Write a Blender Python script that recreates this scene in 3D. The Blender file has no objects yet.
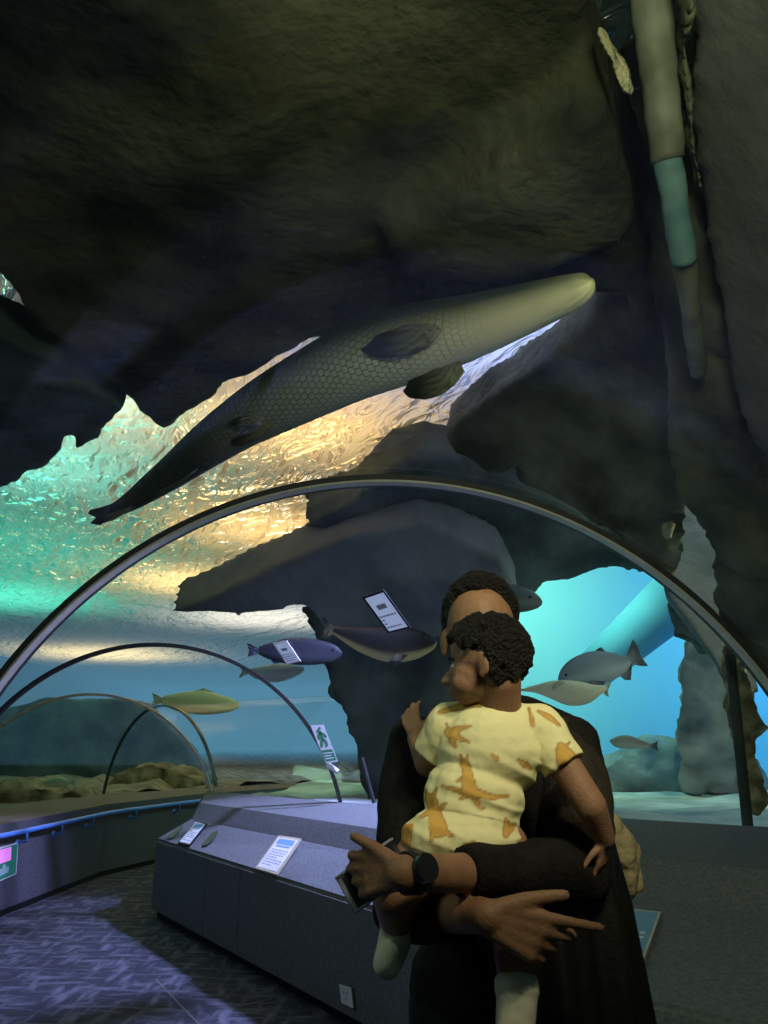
import bpy, bmesh, math, random
from mathutils import Vector, Matrix, noise
random.seed(7)
C = bpy.context.scene.collection
V = Vector
PITCH = math.radians(16.6); FPX = 770.0; CAM = V((0, 0, 1.4))
cp, sp = math.cos(PITCH), math.sin(PITCH)

# ------------------------------------------------------------------ placing
def ray(px, py):
    u = (px - 384) / FPX; v = (512 - py) / FPX
    return V((u, cp - v * sp, sp + v * cp))
def at(px, py, Y):                       # point on the ray at distance Y in front
    d = ray(px, py); return CAM + d * (Y / d.y)
def atz(px, py, z):                      # point on the ray at height z
    d = ray(px, py); return CAM + d * ((z - CAM.z) / d.z)
def on_plane(px, py, pl):
    p0, n = pl; d = ray(px, py); return CAM + d * ((p0 - CAM).dot(n) / d.dot(n))
def plane3(a, b, c):
    A, B, D = at(*a), at(*b), at(*c); return (A, (B - A).cross(D - A).normalized())
def to_px(p):
    q = p - CAM; f = q.y * cp + q.z * sp; u = q.z * cp - q.y * sp
    return (384 + FPX * q.x / f, 512 - FPX * u / f)

# ------------------------------------------------------------------ materials
def mat(name, col, col2=None, scale=8, rough=.8, bump=0, bscale=None, metal=0, spec=.3, detail=6, lo=.35, hi=.65, stretch=None, sheen=0):
    m = bpy.data.materials.new(name); m.use_nodes = True
    nt = m.node_tree; N = nt.nodes; L = nt.links
    b = N['Principled BSDF']
    b.inputs['Roughness'].default_value = rough; b.inputs['Metallic'].default_value = metal
    b.inputs['Specular IOR Level'].default_value = spec
    b.inputs['Base Color'].default_value = (*col, 1)
    if sheen: b.inputs['Sheen Weight'].default_value = sheen
    tc = N.new('ShaderNodeTexCoord'); mp = N.new('ShaderNodeMapping')
    L.new(tc.outputs['Object'], mp.inputs[0])
    if stretch: mp.inputs['Scale'].default_value = stretch
    if col2 is not None:
        n = N.new('ShaderNodeTexNoise'); n.inputs['Scale'].default_value = scale; n.inputs['Detail'].default_value = detail
        L.new(mp.outputs[0], n.inputs['Vector'])
        r = N.new('ShaderNodeValToRGB'); r.color_ramp.elements[0].position = lo; r.color_ramp.elements[1].position = hi
        r.color_ramp.elements[0].color = (*col, 1); r.color_ramp.elements[1].color = (*col2, 1)
        L.new(n.outputs['Fac'], r.inputs[0]); L.new(r.outputs[0], b.inputs['Base Color'])
    if bump:
        n2 = N.new('ShaderNodeTexNoise'); n2.inputs['Scale'].default_value = bscale or scale * 3; n2.inputs['Detail'].default_value = 8
        L.new(mp.outputs[0], n2.inputs['Vector'])
        bp = N.new('ShaderNodeBump'); bp.inputs['Strength'].default_value = bump; bp.inputs['Distance'].default_value = .05
        L.new(n2.outputs['Fac'], bp.inputs['Height']); L.new(bp.outputs[0], b.inputs['Normal'])
    return m

def glass_mat():
    m = bpy.data.materials.new('acrylic'); m.use_nodes = True
    nt = m.node_tree; N = nt.nodes; L = nt.links; N.remove(N['Principled BSDF'])
    out = N['Material Output']
    t = N.new('ShaderNodeBsdfTransparent'); t.inputs[0].default_value = (.95, .98, .97, 1)
    g = N.new('ShaderNodeBsdfGlossy'); g.inputs['Roughness'].default_value = .03
    lw = N.new('ShaderNodeLayerWeight'); lw.inputs[0].default_value = .5
    pw = N.new('ShaderNodeMath'); pw.operation = 'POWER'; pw.inputs[1].default_value = 4
    ma = N.new('ShaderNodeMath'); ma.operation = 'MULTIPLY_ADD'; ma.inputs[1].default_value = .22; ma.inputs[2].default_value = .012
    mx = N.new('ShaderNodeMixShader')
    L.new(lw.outputs['Facing'], pw.inputs[0]); L.new(pw.outputs[0], ma.inputs[0]); L.new(ma.outputs[0], mx.inputs[0])
    L.new(t.outputs[0], mx.inputs[1]); L.new(g.outputs[0], mx.inputs[2]); L.new(mx.outputs[0], out.inputs['Surface'])
    return m

def water_mat():
    m = bpy.data.materials.new('rippled_water'); m.use_nodes = True
    nt = m.node_tree; N = nt.nodes; L = nt.links; N.remove(N['Principled BSDF'])
    out = N['Material Output']
    tc = N.new('ShaderNodeTexCoord')
    m0 = N.new('ShaderNodeMapping'); m0.inputs['Rotation'].default_value = (0, 0, -.43); L.new(tc.outputs['Object'], m0.inputs[0])
    mp = N.new('ShaderNodeMapping'); mp.inputs['Scale'].default_value = (1.15, .42, 1)
    L.new(m0.outputs[0], mp.inputs[0])
    w = N.new('ShaderNodeTexNoise'); w.inputs['Scale'].default_value = 4.5; w.inputs['Detail'].default_value = 3; w.inputs['Distortion'].default_value = 1.2
    w2 = N.new('ShaderNodeTexNoise'); w2.inputs['Scale'].default_value = 1.3; w2.inputs['Detail'].default_value = 2; w2.inputs['Distortion'].default_value = .8
    L.new(mp.outputs[0], w.inputs['Vector']); L.new(mp.outputs[0], w2.inputs['Vector'])
    ad = N.new('ShaderNodeMath'); ad.operation = 'MULTIPLY_ADD'; ad.inputs[1].default_value = 2.2
    L.new(w2.outputs['Fac'], ad.inputs[0]); L.new(w.outputs['Fac'], ad.inputs[2])
    bp = N.new('ShaderNodeBump'); bp.inputs['Strength'].default_value = 1; bp.inputs['Distance'].default_value = .3
    L.new(ad.outputs[0], bp.inputs['Height'])
    tr = N.new('ShaderNodeBsdfTranslucent'); tr.inputs[0].default_value = (.9, .95, .92, 1)
    rf = N.new('ShaderNodeBsdfRefraction'); rf.inputs['IOR'].default_value = 1.0; rf.inputs['Roughness'].default_value = .08
    rf.inputs['IOR'].default_value = 1.12
    gl = N.new('ShaderNodeBsdfGlossy'); gl.inputs['Roughness'].default_value = .12
    for n in (tr, rf, gl): L.new(bp.outputs[0], n.inputs['Normal'])
    a = N.new('ShaderNodeMixShader'); a.inputs[0].default_value = .5
    L.new(tr.outputs[0], a.inputs[1]); L.new(rf.outputs[0], a.inputs[2])
    b = N.new('ShaderNodeMixShader'); b.inputs[0].default_value = .12
    L.new(a.outputs[0], b.inputs[1]); L.new(gl.outputs[0], b.inputs[2])
    L.new(b.outputs[0], out.inputs['Surface'])
    return m

def carpet_mat():
    m = mat('carpet_floor', (.03, .035, .05), (.13, .14, .19), 3, .95, .25, 60)
    nt = m.node_tree; N = nt.nodes; L = nt.links
    b = N['Principled BSDF']; tc = [n for n in N if n.type == 'TEX_COORD'][0]
    outs = []
    for sc in ((9, 2.4, 1), (2.4, 9, 1)):
        mp = N.new('ShaderNodeMapping'); mp.inputs['Rotation'].default_value = (0, 0, .52); mp.inputs['Scale'].default_value = sc
        L.new(tc.outputs['Object'], mp.inputs[0])
        n = N.new('ShaderNodeTexNoise'); n.inputs['Scale'].default_value = 1.6; n.inputs['Detail'].default_value = 3
        L.new(mp.outputs[0], n.inputs['Vector']); outs.append(n)
    mx = N.new('ShaderNodeMath'); mx.operation = 'MAXIMUM'
    L.new(outs[0].outputs['Fac'], mx.inputs[0]); L.new(outs[1].outputs['Fac'], mx.inputs[1])
    r = N.new('ShaderNodeValToRGB'); e = r.color_ramp.elements
    e[0].position = .5; e[0].color = (.04, .045, .06, 1); e[1].position = .7; e[1].color = (.16, .17, .21, 1)
    L.new(mx.outputs[0], r.inputs[0]); L.new(r.outputs[0], b.inputs['Base Color'])
    return m

M = {}
M['glass'] = glass_mat(); M['water'] = water_mat(); M['carpet'] = carpet_mat()
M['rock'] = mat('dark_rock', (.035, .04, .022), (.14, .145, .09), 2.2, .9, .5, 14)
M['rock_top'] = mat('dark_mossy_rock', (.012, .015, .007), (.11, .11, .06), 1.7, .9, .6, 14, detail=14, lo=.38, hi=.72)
M['rock_grey'] = mat('grey_rock', (.06, .065, .06), (.12, .12, .11), 1.5, .9, .3, 16)
M['rock_blue'] = mat('blue_grey_rock', (.10, .14, .16), (.28, .34, .36), 2.5, .9, .5, 9)
M['rock_teal'] = mat('teal_black_rock', (.03, .045, .045), (.10, .13, .12), 1.6, .9, .4, 12)
M['rock_slate'] = mat('slate_haze', (.09, .11, .12), (.17, .19, .2), 1.2, .9, .35, 10)
M['bark'] = mat('pale_rough_rock', (.16, .14, .07), (.55, .5, .3), 7, .9, .9, 25)
M['sand'] = mat('tank_bed', (.22, .3, .3), (.6, .68, .64), 1.6, .95, .5, 6)
M['moss'] = mat('mossy_stones', (.10, .085, .05), (.36, .28, .18), 4, .95, .7, 9)
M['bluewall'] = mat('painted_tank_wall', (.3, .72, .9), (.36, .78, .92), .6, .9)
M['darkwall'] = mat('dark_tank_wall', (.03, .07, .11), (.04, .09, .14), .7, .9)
M['felt'] = mat('grey_felt_carpet', (.14, .16, .155), (.21, .23, .225), 60, .97, .35, 160, spec=.1)
M['felt_wall'] = mat('dark_felt_carpet', (.10, .10, .12), (.15, .15, .17), 60, .97, .35, 160, spec=.1)
M['felt_top'] = mat('brown_felt_top', (.2, .15, .12), (.28, .21, .17), 50, .97, .3, 150, spec=.1)
M['black'] = mat('black_base', (.008, .008, .008), rough=.6)
M['metal'] = mat('rib_metal', (.52, .48, .36), (.6, .56, .44), 20, .4, metal=.3, spec=.5)
M['dkmetal'] = mat('dark_rib', (.02, .022, .024), (.03, .032, .034), 20, .45, spec=.5)
M['rail'] = mat('blue_rail', (.10, .28, .85), (.12, .32, .9), 10, .35, spec=.5)
M['white'] = mat('white_panel', (.85, .87, .88), (.8, .83, .85), 5, .5)
M['ink'] = mat('grey_print', (.32, .36, .42), rough=.7)
M['inkblue'] = mat('blue_print', (.18, .38, .55), rough=.7)
M['green'] = mat('green_print', (.03, .22, .13), (.04, .26, .16), 8, .5)
M['pink'] = mat('pink_light_paint', (.85, .22, .75), (.95, .45, .85), 6, .5)
M['pipe'] = mat('pale_pipe', (.10, .105, .07), (.22, .23, .17), 5, .6, .15, 8)
M['pipe_teal'] = mat('teal_pipe', (.07, .16, .16), (.13, .22, .21), 6, .6, .15, 8)

# ------------------------------------------------------------------ objects
def tag(o, label, cat=None, group=None, kind=None):
    if label: o['label'] = label
    if cat: o['category'] = cat
    if group: o['group'] = group
    if kind: o['kind'] = kind
    return o
def link(name, me, m, parent=None):
    o = bpy.data.objects.new(name, me); C.objects.link(o)
    if m: 
        if not me.materials: me.materials.append(m)
    if parent: o.parent = parent
    return o
def empty(name, label, cat, loc=(0, 0, 0), group=None):
    o = bpy.data.objects.new(name, None); C.objects.link(o); o.location = loc; o.empty_display_size = .1
    return tag(o, label, cat, group)
def obj(name, bm, m, parent=None, smooth=False, keep=True):
    """link bm (world coordinates) as ONE object; a child keeps its world place."""
    me = bpy.data.meshes.new(name); bm.normal_update(); bm.to_mesh(me); bm.free()
    if smooth:
        for p in me.polygons: p.use_smooth = True
    o = link(name, me, m)
    if parent:
        o.parent = parent
        o.matrix_parent_inverse = Matrix.Translation(parent.location).inverted()
    return o
def struct(name, bm, m, smooth=False):
    o = obj(name, bm, m, None, smooth); o['kind'] = 'structure'; return o

def poly(bm, pts):
    return bm.faces.new([bm.verts.new(p) for p in pts])
def strip(bm, A, B):                      # quads between two polylines
    a = [bm.verts.new(p) for p in A]; b = [bm.verts.new(p) for p in B]
    for i in range(len(a) - 1): bm.faces.new((a[i], a[i + 1], b[i + 1], b[i]))
def box(bm, c, s, R=None):
    r = bmesh.ops.create_cube(bm, size=1)
    for v in r['verts']:
        p = V((v.co.x * s[0], v.co.y * s[1], v.co.z * s[2]))
        v.co = (R @ p if R else p) + V(c)
def frame_of(d, up=V((0, 0, 1))):
    d = d.normalized(); x = d.cross(up)
    if x.length < 1e-4: x = d.cross(V((0, 1, 0)))
    x.normalize(); return x, x.cross(d).normalized()
def tube(bm, pts, r, n=10, cap=True):
    rs = r if isinstance(r, (list, tuple)) else [r] * len(pts)
    rings = []
    for i, p in enumerate(pts):
        d = (pts[min(i + 1, len(pts) - 1)] - pts[max(i - 1, 0)])
        x, y = frame_of(d)
        rings.append([bm.verts.new(p + x * math.cos(2 * math.pi * k / n) * rs[i] + y * math.sin(2 * math.pi * k / n) * rs[i]) for k in range(n)])
    for a, b in zip(rings, rings[1:]):
        for k in range(n): bm.faces.new((a[k], a[(k + 1) % n], b[(k + 1) % n], b[k]))
    if cap: bm.faces.new(rings[0][::-1]); bm.faces.new(rings[-1])
def remesh(bm, voxel, smooth=0):
    me = bpy.data.meshes.new('tmp'); bmesh.ops.recalc_face_normals(bm, faces=bm.faces); bm.to_mesh(me); bm.free()
    o = bpy.data.objects.new('tmp', me); C.objects.link(o)
    md = o.modifiers.new('r', 'REMESH'); md.mode = 'VOXEL'; md.voxel_size = voxel
    if smooth:
        s = o.modifiers.new('s', 'SMOOTH'); s.iterations = smooth; s.factor = .5
    dg = bpy.context.evaluated_depsgraph_get(); dg.update()
    me2 = bpy.data.meshes.new_from_object(o.evaluated_get(dg))
    bpy.data.objects.remove(o); bpy.data.meshes.remove(me)
    b2 = bmesh.new(); b2.from_mesh(me2); bpy.data.meshes.remove(me2)
    b2.normal_update(); return b2
def roughen(bm, amp, freq, oct=4, seed=0, ridge=False):
    bm.normal_update(); off = V((seed * 3.1, seed * 1.7, seed * .9))
    ds = []
    for v in bm.verts:
        n = noise.fractal(v.co * freq + off, .9, 2.1, oct)
        if ridge: n = abs(n) * 1.6 - .5
        ds.append(v.normal * (n * amp))
    for v, d in zip(bm.verts, ds): v.co += d

def rock(name, label, px, pl, thick, m, voxel=.05, amp=.07, freq=1.4, seed=0, ridge=False, extra=(), cat='rock', group=None):
    bm = bmesh.new()
    def prism(px, pl, th):
        pts = [on_plane(x, y, pl) for x, y in px]
        f = poly(bm, pts); r = bmesh.ops.extrude_face_region(bm, geom=[f])
        ve = [g for g in r['geom'] if isinstance(g, bmesh.types.BMVert)]
        bmesh.ops.translate(bm, verts=ve, vec=V(th))
    prism(px, pl, thick)
    for e in extra: prism(*e)
    bmesh.ops.triangulate(bm, faces=[f for f in bm.faces if len(f.verts) > 4])
    bm = remesh(bm, voxel, 1)
    roughen(bm, amp, freq, 5, seed, ridge)
    o = obj(name, bm, m, None, True)
    return tag(o, label, cat, group)
def zpl(h): return (V((0, 0, h)), V((0, 0, 1)))
def ypl(y): return (V((0, y, 0)), V((0, 1, 0)))

exec_parts = []
# ================================================================== SETTING
bm = bmesh.new(); poly(bm, [(-9, -4, 0), (9, -4, 0), (9, 15, 0), (-9, 15, 0)]); struct('floor', bm, M['carpet'])
# corridor side, outer wall: carpeted wall with a deep ledge on which the glass stands
W = [(-2.1, -3), (-2.1, 4.4), (-3.28, 6.3), (-3.2, 7.2), (-3.08, 9.1), (-2.5, 10.8), (-1.3, 12.6), (0, 13.6)]
G = [(-2.57, -3), (-2.57, 4.5), (-3.62, 6.5), (-3.7, 7.2), (-4.28, 8.4), (-3.8, 10.8), (-2.2, 13.0), (-.6, 14.6)]
bm = bmesh.new()
w0 = [V((x, y, 0)) for x, y in W]; w1 = [V((x, y, .73)) for x, y in W]; g1 = [V((x, y, .73)) for x, y in G]; g0 = [V((x, y, 0)) for x, y in G]
strip(bm, w0, w1); strip(bm, w1, [p + V((0, 0, .001)) for p in w1]); 
strip(bm, g1, g0)
wl = struct('wall_left', bm, M['felt_wall'])
bm = bmesh.new(); strip(bm, [p + V((0, 0, .0)) for p in w1], g1)
o = obj('ledge_top', bm, M['felt_top'], wl)
bm = bmesh.new()
strip(bm, [V((x + .006, y - .006, 0)) for x, y in W], [V((x + .006, y - .006, .05)) for x, y in W]); struct('baseboard_left', bm, M['black'])

# display side: console with sloping top, then the ledge under the big window
Cc = [(-1.95, 7.1), (-.124, 4.38), (.83, 2.83), (1.5, 2.2), (1.95, 1.0), (1.95, -3)]
Bb = [(-1.72, 7.32), (-.15, 5.2), (1.13, 3.75), (1.72, 3.2), (2.3, 1.8), (2.35, -3)]
Ll = [(-1.66, 7.44), (-.1, 5.32), (1.25, 3.97), (1.9, 3.4), (2.42, 1.9), (2.45, -3)]
F = [(-1.78, 8.17), (-.36, 6.65), (1.56, 5.23), (2.54, 4.5), (2.56, 1.9), (2.56, -3)]
HC, HB, HL, HF = .60, .74, .87, .93
def P3(L, z): return [V((x, y, z)) for x, y in L]
def dense(L, n=6):
    out = []
    for a, b in zip(L, L[1:]):
        for k in range(n): out.append(a.lerp(b, k / n))
    return out + [L[-1]]
console = empty('display_console', 'grey carpet-covered console with sloping top along the foot of the tunnel window', 'console', (-.1, 4.8, 0))
bm = bmesh.new()
strip(bm, P3(Cc, .07), P3(Cc, HC)); strip(bm, P3(Cc, HC), P3(Bb, HB))
poly(bm, [P3(Cc, .07)[0], P3(Cc, HC)[0], P3(Bb, HB)[0], P3(Bb, .07)[0]])
bmesh.ops.remove_doubles(bm, verts=bm.verts, dist=.001)
ed = [e for e in bm.edges if len(e.link_faces) == 2]
bmesh.ops.bevel(bm, geom=ed, offset=.018, segments=3, affect='EDGES')
obj('carpeted_body', bm, M['felt'], console)
Ck = [V((x, y, 0)) for x, y in Cc]
kick = [p + V((.05, .035, 0)) for p in Ck]
bm = bmesh.new(); strip(bm, kick, [p + V((0, 0, .07)) for p in kick]); strip(bm, [p + V((0, 0, .07)) for p in kick], P3(Cc, .07))
poly(bm, [kick[0], kick[0] + V((0, 0, .07)), V((Bb[0][0], Bb[0][1], .07)), V((Bb[0][0], Bb[0][1], 0))])
obj('kick_base', bm, M['black'], console)
# two fine seams in the carpet
for px, py0 in ((207, 862), (240, 881)):
    p = None
    a, b = V((*Cc[0], 0)), V((*Cc[1], 0)); d = (b - a)
    rr = ray(px, py0); t = (rr.x * a.y - rr.y * a.x) / (rr.y * d.x - rr.x * d.y)
    q = a + d * t; n = V((-d.y, d.x, 0)).normalized() * -1
    n = V((d.y, -d.x, 0)).normalized()
    bm = bmesh.new(); R = Matrix.Rotation(math.atan2(d.y, d.x), 3, 'Z')
    box(bm, q + V((0, 0, .33)) + n * .001, (.008, .003, .5), R); obj('seam', bm, M['felt_wall'], console)
bm = bmesh.new()
strip(bm, P3(Bb, HB - .02), P3(Ll, HL)); strip(bm, P3(Ll, HL), P3(F, HF))
poly(bm, [P3(Bb, 0)[0], P3(Bb, HB)[0], P3(Ll, HL)[0], P3(F, HF)[0], P3(F, 0)[0]])
strip(bm, P3(F, HF), P3(F, 0))
bmesh.ops.remove_doubles(bm, verts=bm.verts, dist=.001)
struct('wall_right', bm, M['felt'])

# ---- tunnel arches: (centre x, y), chord direction to the right foot, R, centre height, left foot h, right foot h
ST = [((0, -3), (1, 0), 2.6, .36, .73, .93), ((0, 4.5), (1, 0), 2.6, .36, .73, .93), ((-1.97, 6.65), (1, 0), 1.68, .53, .73, .93),
      ((-3.03, 8.17), (1, 0), 1.38, .5, .73, .93), ((-2.78, 9.95), (.70, -.71), 1.42, .42, .73, .93), ((-.5, 12.2), (.6, -.8), 2.3, -.2, .73, .93)]
def arch(i, n=64, dr=0):
    (cx, cy), (dx, dy), R, ch, hl, hr = ST[i]; l = math.hypot(dx, dy); dx /= l; dy /= l
    a0 = math.pi - math.asin((hl - ch) / R); a1 = math.asin((hr - ch) / R)
    return [V((cx + dx * (R + dr) * math.cos(a), cy + dy * (R + dr) * math.cos(a), ch + (R + dr) * math.sin(a))) for a in [a0 + (a1 - a0) * k / n for k in range(n + 1)]]
for i in range(5):
    A, B = arch(i), arch(i + 1); bm = bmesh.new(); K = 8
    rows = [[a.lerp(b, k / K) for a, b in zip(A, B)] for k in range(K + 1)]
    vs = [[bm.verts.new(p) for p in r] for r in rows]
    for r, s in zip(vs, vs[1:]):
        for k in range(len(r) - 1): bm.faces.new((r[k], r[k + 1], s[k + 1], s[k]))
    struct('window_%d' % (i + 1), bm, M['glass'], True)
def rib(i, w, t, m, dr=0, shift=0):
    a = arch(i, 96, dr); bm = bmesh.new(); (cx, cy), (dx, dy), R, ch, _, _ = ST[i]
    f = V((-dy, dx, 0)).normalized(); cc = V((cx, cy, ch)); rows = []
    for p in a:
        n = (p - cc).normalized(); q = p + f * shift
        rows.append([bm.verts.new(x) for x in (q - f * w / 2, q + f * w / 2, q + f * w / 2 - n * t, q - f * w / 2 - n * t)])
    for r, s in zip(rows, rows[1:]):
        for k in range(4): bm.faces.new((r[k], r[(k + 1) % 4], s[(k + 1) % 4], s[k]))
    bm.faces.new(rows[0]); bm.faces.new(rows[-1][::-1]); return bm
t1 = struct('trim_1', rib(1, .15, .035, M['dkmetal']), M['dkmetal'])
obj('metal_strip', rib(1, .05, .012, M['metal'], -.035, -.02), M['metal'], t1)
obj('metal_strip', rib(1, .03, .012, M['metal'], -.035, -.06), M['metal'], t1)
struct('trim_2', rib(2, .06, .03, M['dkmetal']), M['dkmetal'])
struct('trim_3', rib(3, .04, .025, M['metal']), M['metal'])
struct('trim_4', rib(4, .035, .02, M['metal']), M['dkmetal'])
# ---- tank: bed, painted walls, water surface
bm = bmesh.new()
def outside(x, y):
    return True
# bed: two sheets either side of the corridor
Fr = P3(F, .86) ; outer = [V((-1.0, 11.0, .86)), V((2.4, 12, .86)), V((9, 12, .86)), V((9, 6, .86)), V((9, 1.9, .86)), V((9, -4, .86))]
strip(bm, dense(Fr, 14), dense(outer, 14))
bmesh.ops.subdivide_edges(bm, edges=[e for e in bm.edges if e.calc_length() > 1], cuts=24, use_grid_fill=True)
for v in bm.verts:
    n = noise.fractal(v.co * .9, .8, 2, 4); v.co.z += max(-.04, n * .09 - .02)
struct('ground', bm, M['sand'], True)
bm = bmesh.new()
Gl = P3(G, .70); outl = [V((-14, -4, .7)), V((-14, 4, .7)), V((-14, 8, .7)), V((-14, 10, .7)), V((-14, 16, .7)), V((-14, 45, .7)), V((1, 45, .7)), V((4, 16, .7))]
strip(bm, dense(Gl, 10), dense(outl, 10))
bmesh.ops.subdivide_edges(bm, edges=[e for e in bm.edges if e.calc_length() > 1], cuts=20, use_grid_fill=True)
for v in bm.verts: v.co.z += max(-.03, noise.fractal(v.co * 1.3, .8, 2, 4) * .22)
struct('ground.001', bm, M['moss'], True)
HS = 4.4
bm = bmesh.new(); poly(bm, [(-14, -2, HS), (9, -2, HS), (9, 46, HS), (-14, 46, HS)]); struct('water_surface', bm, M['water'])
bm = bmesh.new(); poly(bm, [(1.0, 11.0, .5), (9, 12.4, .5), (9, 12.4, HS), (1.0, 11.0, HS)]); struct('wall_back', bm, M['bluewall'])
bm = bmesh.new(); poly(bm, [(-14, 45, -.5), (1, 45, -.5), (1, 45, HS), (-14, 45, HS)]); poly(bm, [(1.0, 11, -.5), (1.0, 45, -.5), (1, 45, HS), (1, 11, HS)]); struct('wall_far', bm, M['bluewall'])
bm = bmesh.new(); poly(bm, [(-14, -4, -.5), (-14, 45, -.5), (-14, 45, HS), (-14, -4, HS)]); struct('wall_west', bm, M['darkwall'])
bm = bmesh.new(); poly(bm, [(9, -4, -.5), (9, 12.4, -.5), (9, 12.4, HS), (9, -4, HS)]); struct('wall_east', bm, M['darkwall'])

# ================================================================== ROCKS
R1 = [(-90, -200), (-90, 250), (-20, 275), (8, 300), (20, 318), (52, 344), (90, 376), (128, 404), (150, 424), (166, 436), (185, 420), (230, 388), (300, 352), (420, 325), (520, 300), (592, 300), (640, 300), (655, 262), (640, 205), (622, 130), (600, 60), (585, -20), (585, -200)]
step = [(385, 240), (470, 190), (560, 130), (600, 105), (628, 180), (638, 240), (600, 262), (500, 282), (420, 292)]
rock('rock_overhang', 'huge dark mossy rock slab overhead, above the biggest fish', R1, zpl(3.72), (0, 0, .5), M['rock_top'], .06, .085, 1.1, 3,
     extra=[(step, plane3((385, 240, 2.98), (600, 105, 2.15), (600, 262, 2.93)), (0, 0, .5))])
R3 = [(-120, 300), (0, 336), (30, 350), (58, 360), (66, 372), (70, 384), (84, 388), (112, 400), (124, 408), (104, 424), (98, 436), (84, 446), (74, 452), (78, 434), (68, 432), (62, 452), (40, 468), (10, 482), (-20, 500), (-120, 520)]
rock('rock_overhang', 'dark teal rock ledge over the green water, apart from the huge slab', R3, zpl(3.75), (0, 0, .3), M['rock_teal'], .04, .05, 1.6, 5)
R2 = [(640, 285), (606, 298), (592, 326), (545, 362), (500, 392), (468, 414), (448, 434), (456, 452), (480, 462), (492, 474), (505, 470), (520, 462), (528, 474), (520, 482), (560, 502), (610, 530), (668, 590), (690, 560), (690, 440), (672, 330), (656, 290)]
rock('rock_overhang', 'dark green rock slab between the snout of the biggest fish and the metal rib', R2, plane3((620, 300, 4.0), (450, 437, 5.6), (650, 560, 5.8)), (0, .25, .35), M['rock'], .045, .05, 1.5, 8)
R4a = [(302, 528), (345, 508), (395, 470), (425, 458), (462, 470), (476, 490), (490, 474), (560, 500), (640, 545), (690, 600), (662, 574), (640, 571), (610, 568), (585, 576), (560, 581), (545, 583), (530, 606), (470, 620), (420, 560), (380, 535), (340, 533)]
rock('rock_overhang', 'broad dark rock roof with a ragged rim above the bright blue water', R4a, plane3((400, 465, 6.6), (302, 528, 7.2), (620, 570, 8.2)), (0, .2, .5), M['rock_teal'], .05, .06, 1.6, 11)
R4b = [(168, 616), (230, 590), (290, 562), (345, 538), (420, 520), (500, 560), (520, 600), (480, 640), (400, 650), (330, 640), (306, 606), (270, 612), (230, 615)]
rock('rock_overhang', 'slate grey rock slab tapering to a sharp tip over the golden water', R4b, plane3((190, 612, 7.6), (345, 538, 7.0), (420, 620, 7.6)), (0, .2, .4), M['rock_slate'], .045, .03, 1.4, 13)
R5 = [(302, 606), (335, 596), (430, 596), (490, 620), (500, 830), (374, 830), (368, 775), (358, 745), (346, 720), (340, 700), (330, 690), (326, 668), (316, 650), (318, 635)]
rock('rock_pillar', 'dark ragged rock pillar rising from the tank bed behind the man', R5, ypl(7.7), (0, .9, 0), M['rock_teal'], .045, .09, 1.8, 17, ridge=True)
R8 = [(684, 585), (735, 585), (745, 800), (680, 790), (676, 745), (674, 722), (680, 700), (676, 680), (682, 655), (684, 620)]
rock('rock_pillar', 'blue-grey weathered rock face standing at the edge of the bright blue water', R8, ypl(8.4), (.25, .35, 0), M['rock_blue'], .04, .08, 1.6, 19, ridge=True)
R6 = [(640, 250), (652, 330), (660, 400), (672, 430), (676, 470), (684, 500), (704, 545), (708, 590), (722, 620), (740, 650), (762, 690), (800, 730), (900, 760), (900, 420), (770, 400), (730, 330), (708, 250), (690, 190), (660, 190)]
P6 = plane3((650, 250, 3.1), (768, 690, 5.3), (768, 100, 2.2))
rock('rock_wall', 'tall brown rock face with long ridges sweeping down beside the metal rib', R6, P6, (.45, .25, .25), M['rock'], .05, .07, 1.3, 23, ridge=True)
R7 = [(688, -90), (688, 30), (694, 60), (690, 110), (702, 170), (706, 230), (714, 300), (722, 380), (745, 440), (800, 520), (930, 520), (930, -90)]
P7 = (P6[0] - P6[1] * .16 * (1 if P6[1].dot(V((0, 1, 0))) > 0 else -1), P6[1])
rock('rock_wall', 'smooth dark grey rock wall overhead beside the pale pipe', R7, P7, (.4, .2, .25), M['rock_grey'], .05, .05, .9, 29)
Rb = [(440, -220), (800, -220), (790, 420), (690, 460), (640, 330), (600, 200)]
rock('rock_overhang', 'mottled rock in the recess behind the pale pipe', Rb, plane3((560, -60, 2.5), (700, -60, 2.5), (680, 400, 4.5)), (0, .3, .4), M['rock'], .06, .06, 1.2, 31)
R9 = [(730, 640), (748, 668), (756, 700), (760, 722), (768, 726), (764, 736), (758, 740), (760, 765), (766, 800), (758, 815), (748, 812), (744, 780), (738, 720), (728, 670)]
rock('rock_column', 'thin pale bark-like rock column beyond the window seam', R9, ypl(5.75), (.05, .25, 0), M['bark'], .02, .05, 5, 37)
Rc = [(655, 440), (668, 452), (676, 480), (678, 505), (672, 540), (664, 536), (660, 510), (654, 500), (660, 470)]
rock('rock_chunk', 'small pale broken rock block jutting out under the brown rock face', Rc, plane3((655, 440, 5.2), (676, 480, 5.2), (664, 536, 5.5)), (.02, .15, .02), M['bark'], .02, .02, 4, 41)
rock('rock_chunk', 'dark rock knob capping the weathered blue-grey rock face', [(672, 602), (690, 596), (716, 620), (730, 652), (704, 650), (694, 641), (676, 634)], ypl(7.7), (.05, .25, 0), M['rock_teal'], .025, .05, 3, 61)
rock('rock_wall', 'narrow slate-blue haze built as rock between the metal rib and the brown rock face', [(650, 480), (706, 480), (722, 600), (760, 690), (735, 690), (700, 640), (668, 590)], ypl(6.9), (.1, .3, 0), M['rock_slate'], .04, .04, 1.4, 63)  # hazy glass reflection, shaped as a slate strip
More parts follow.
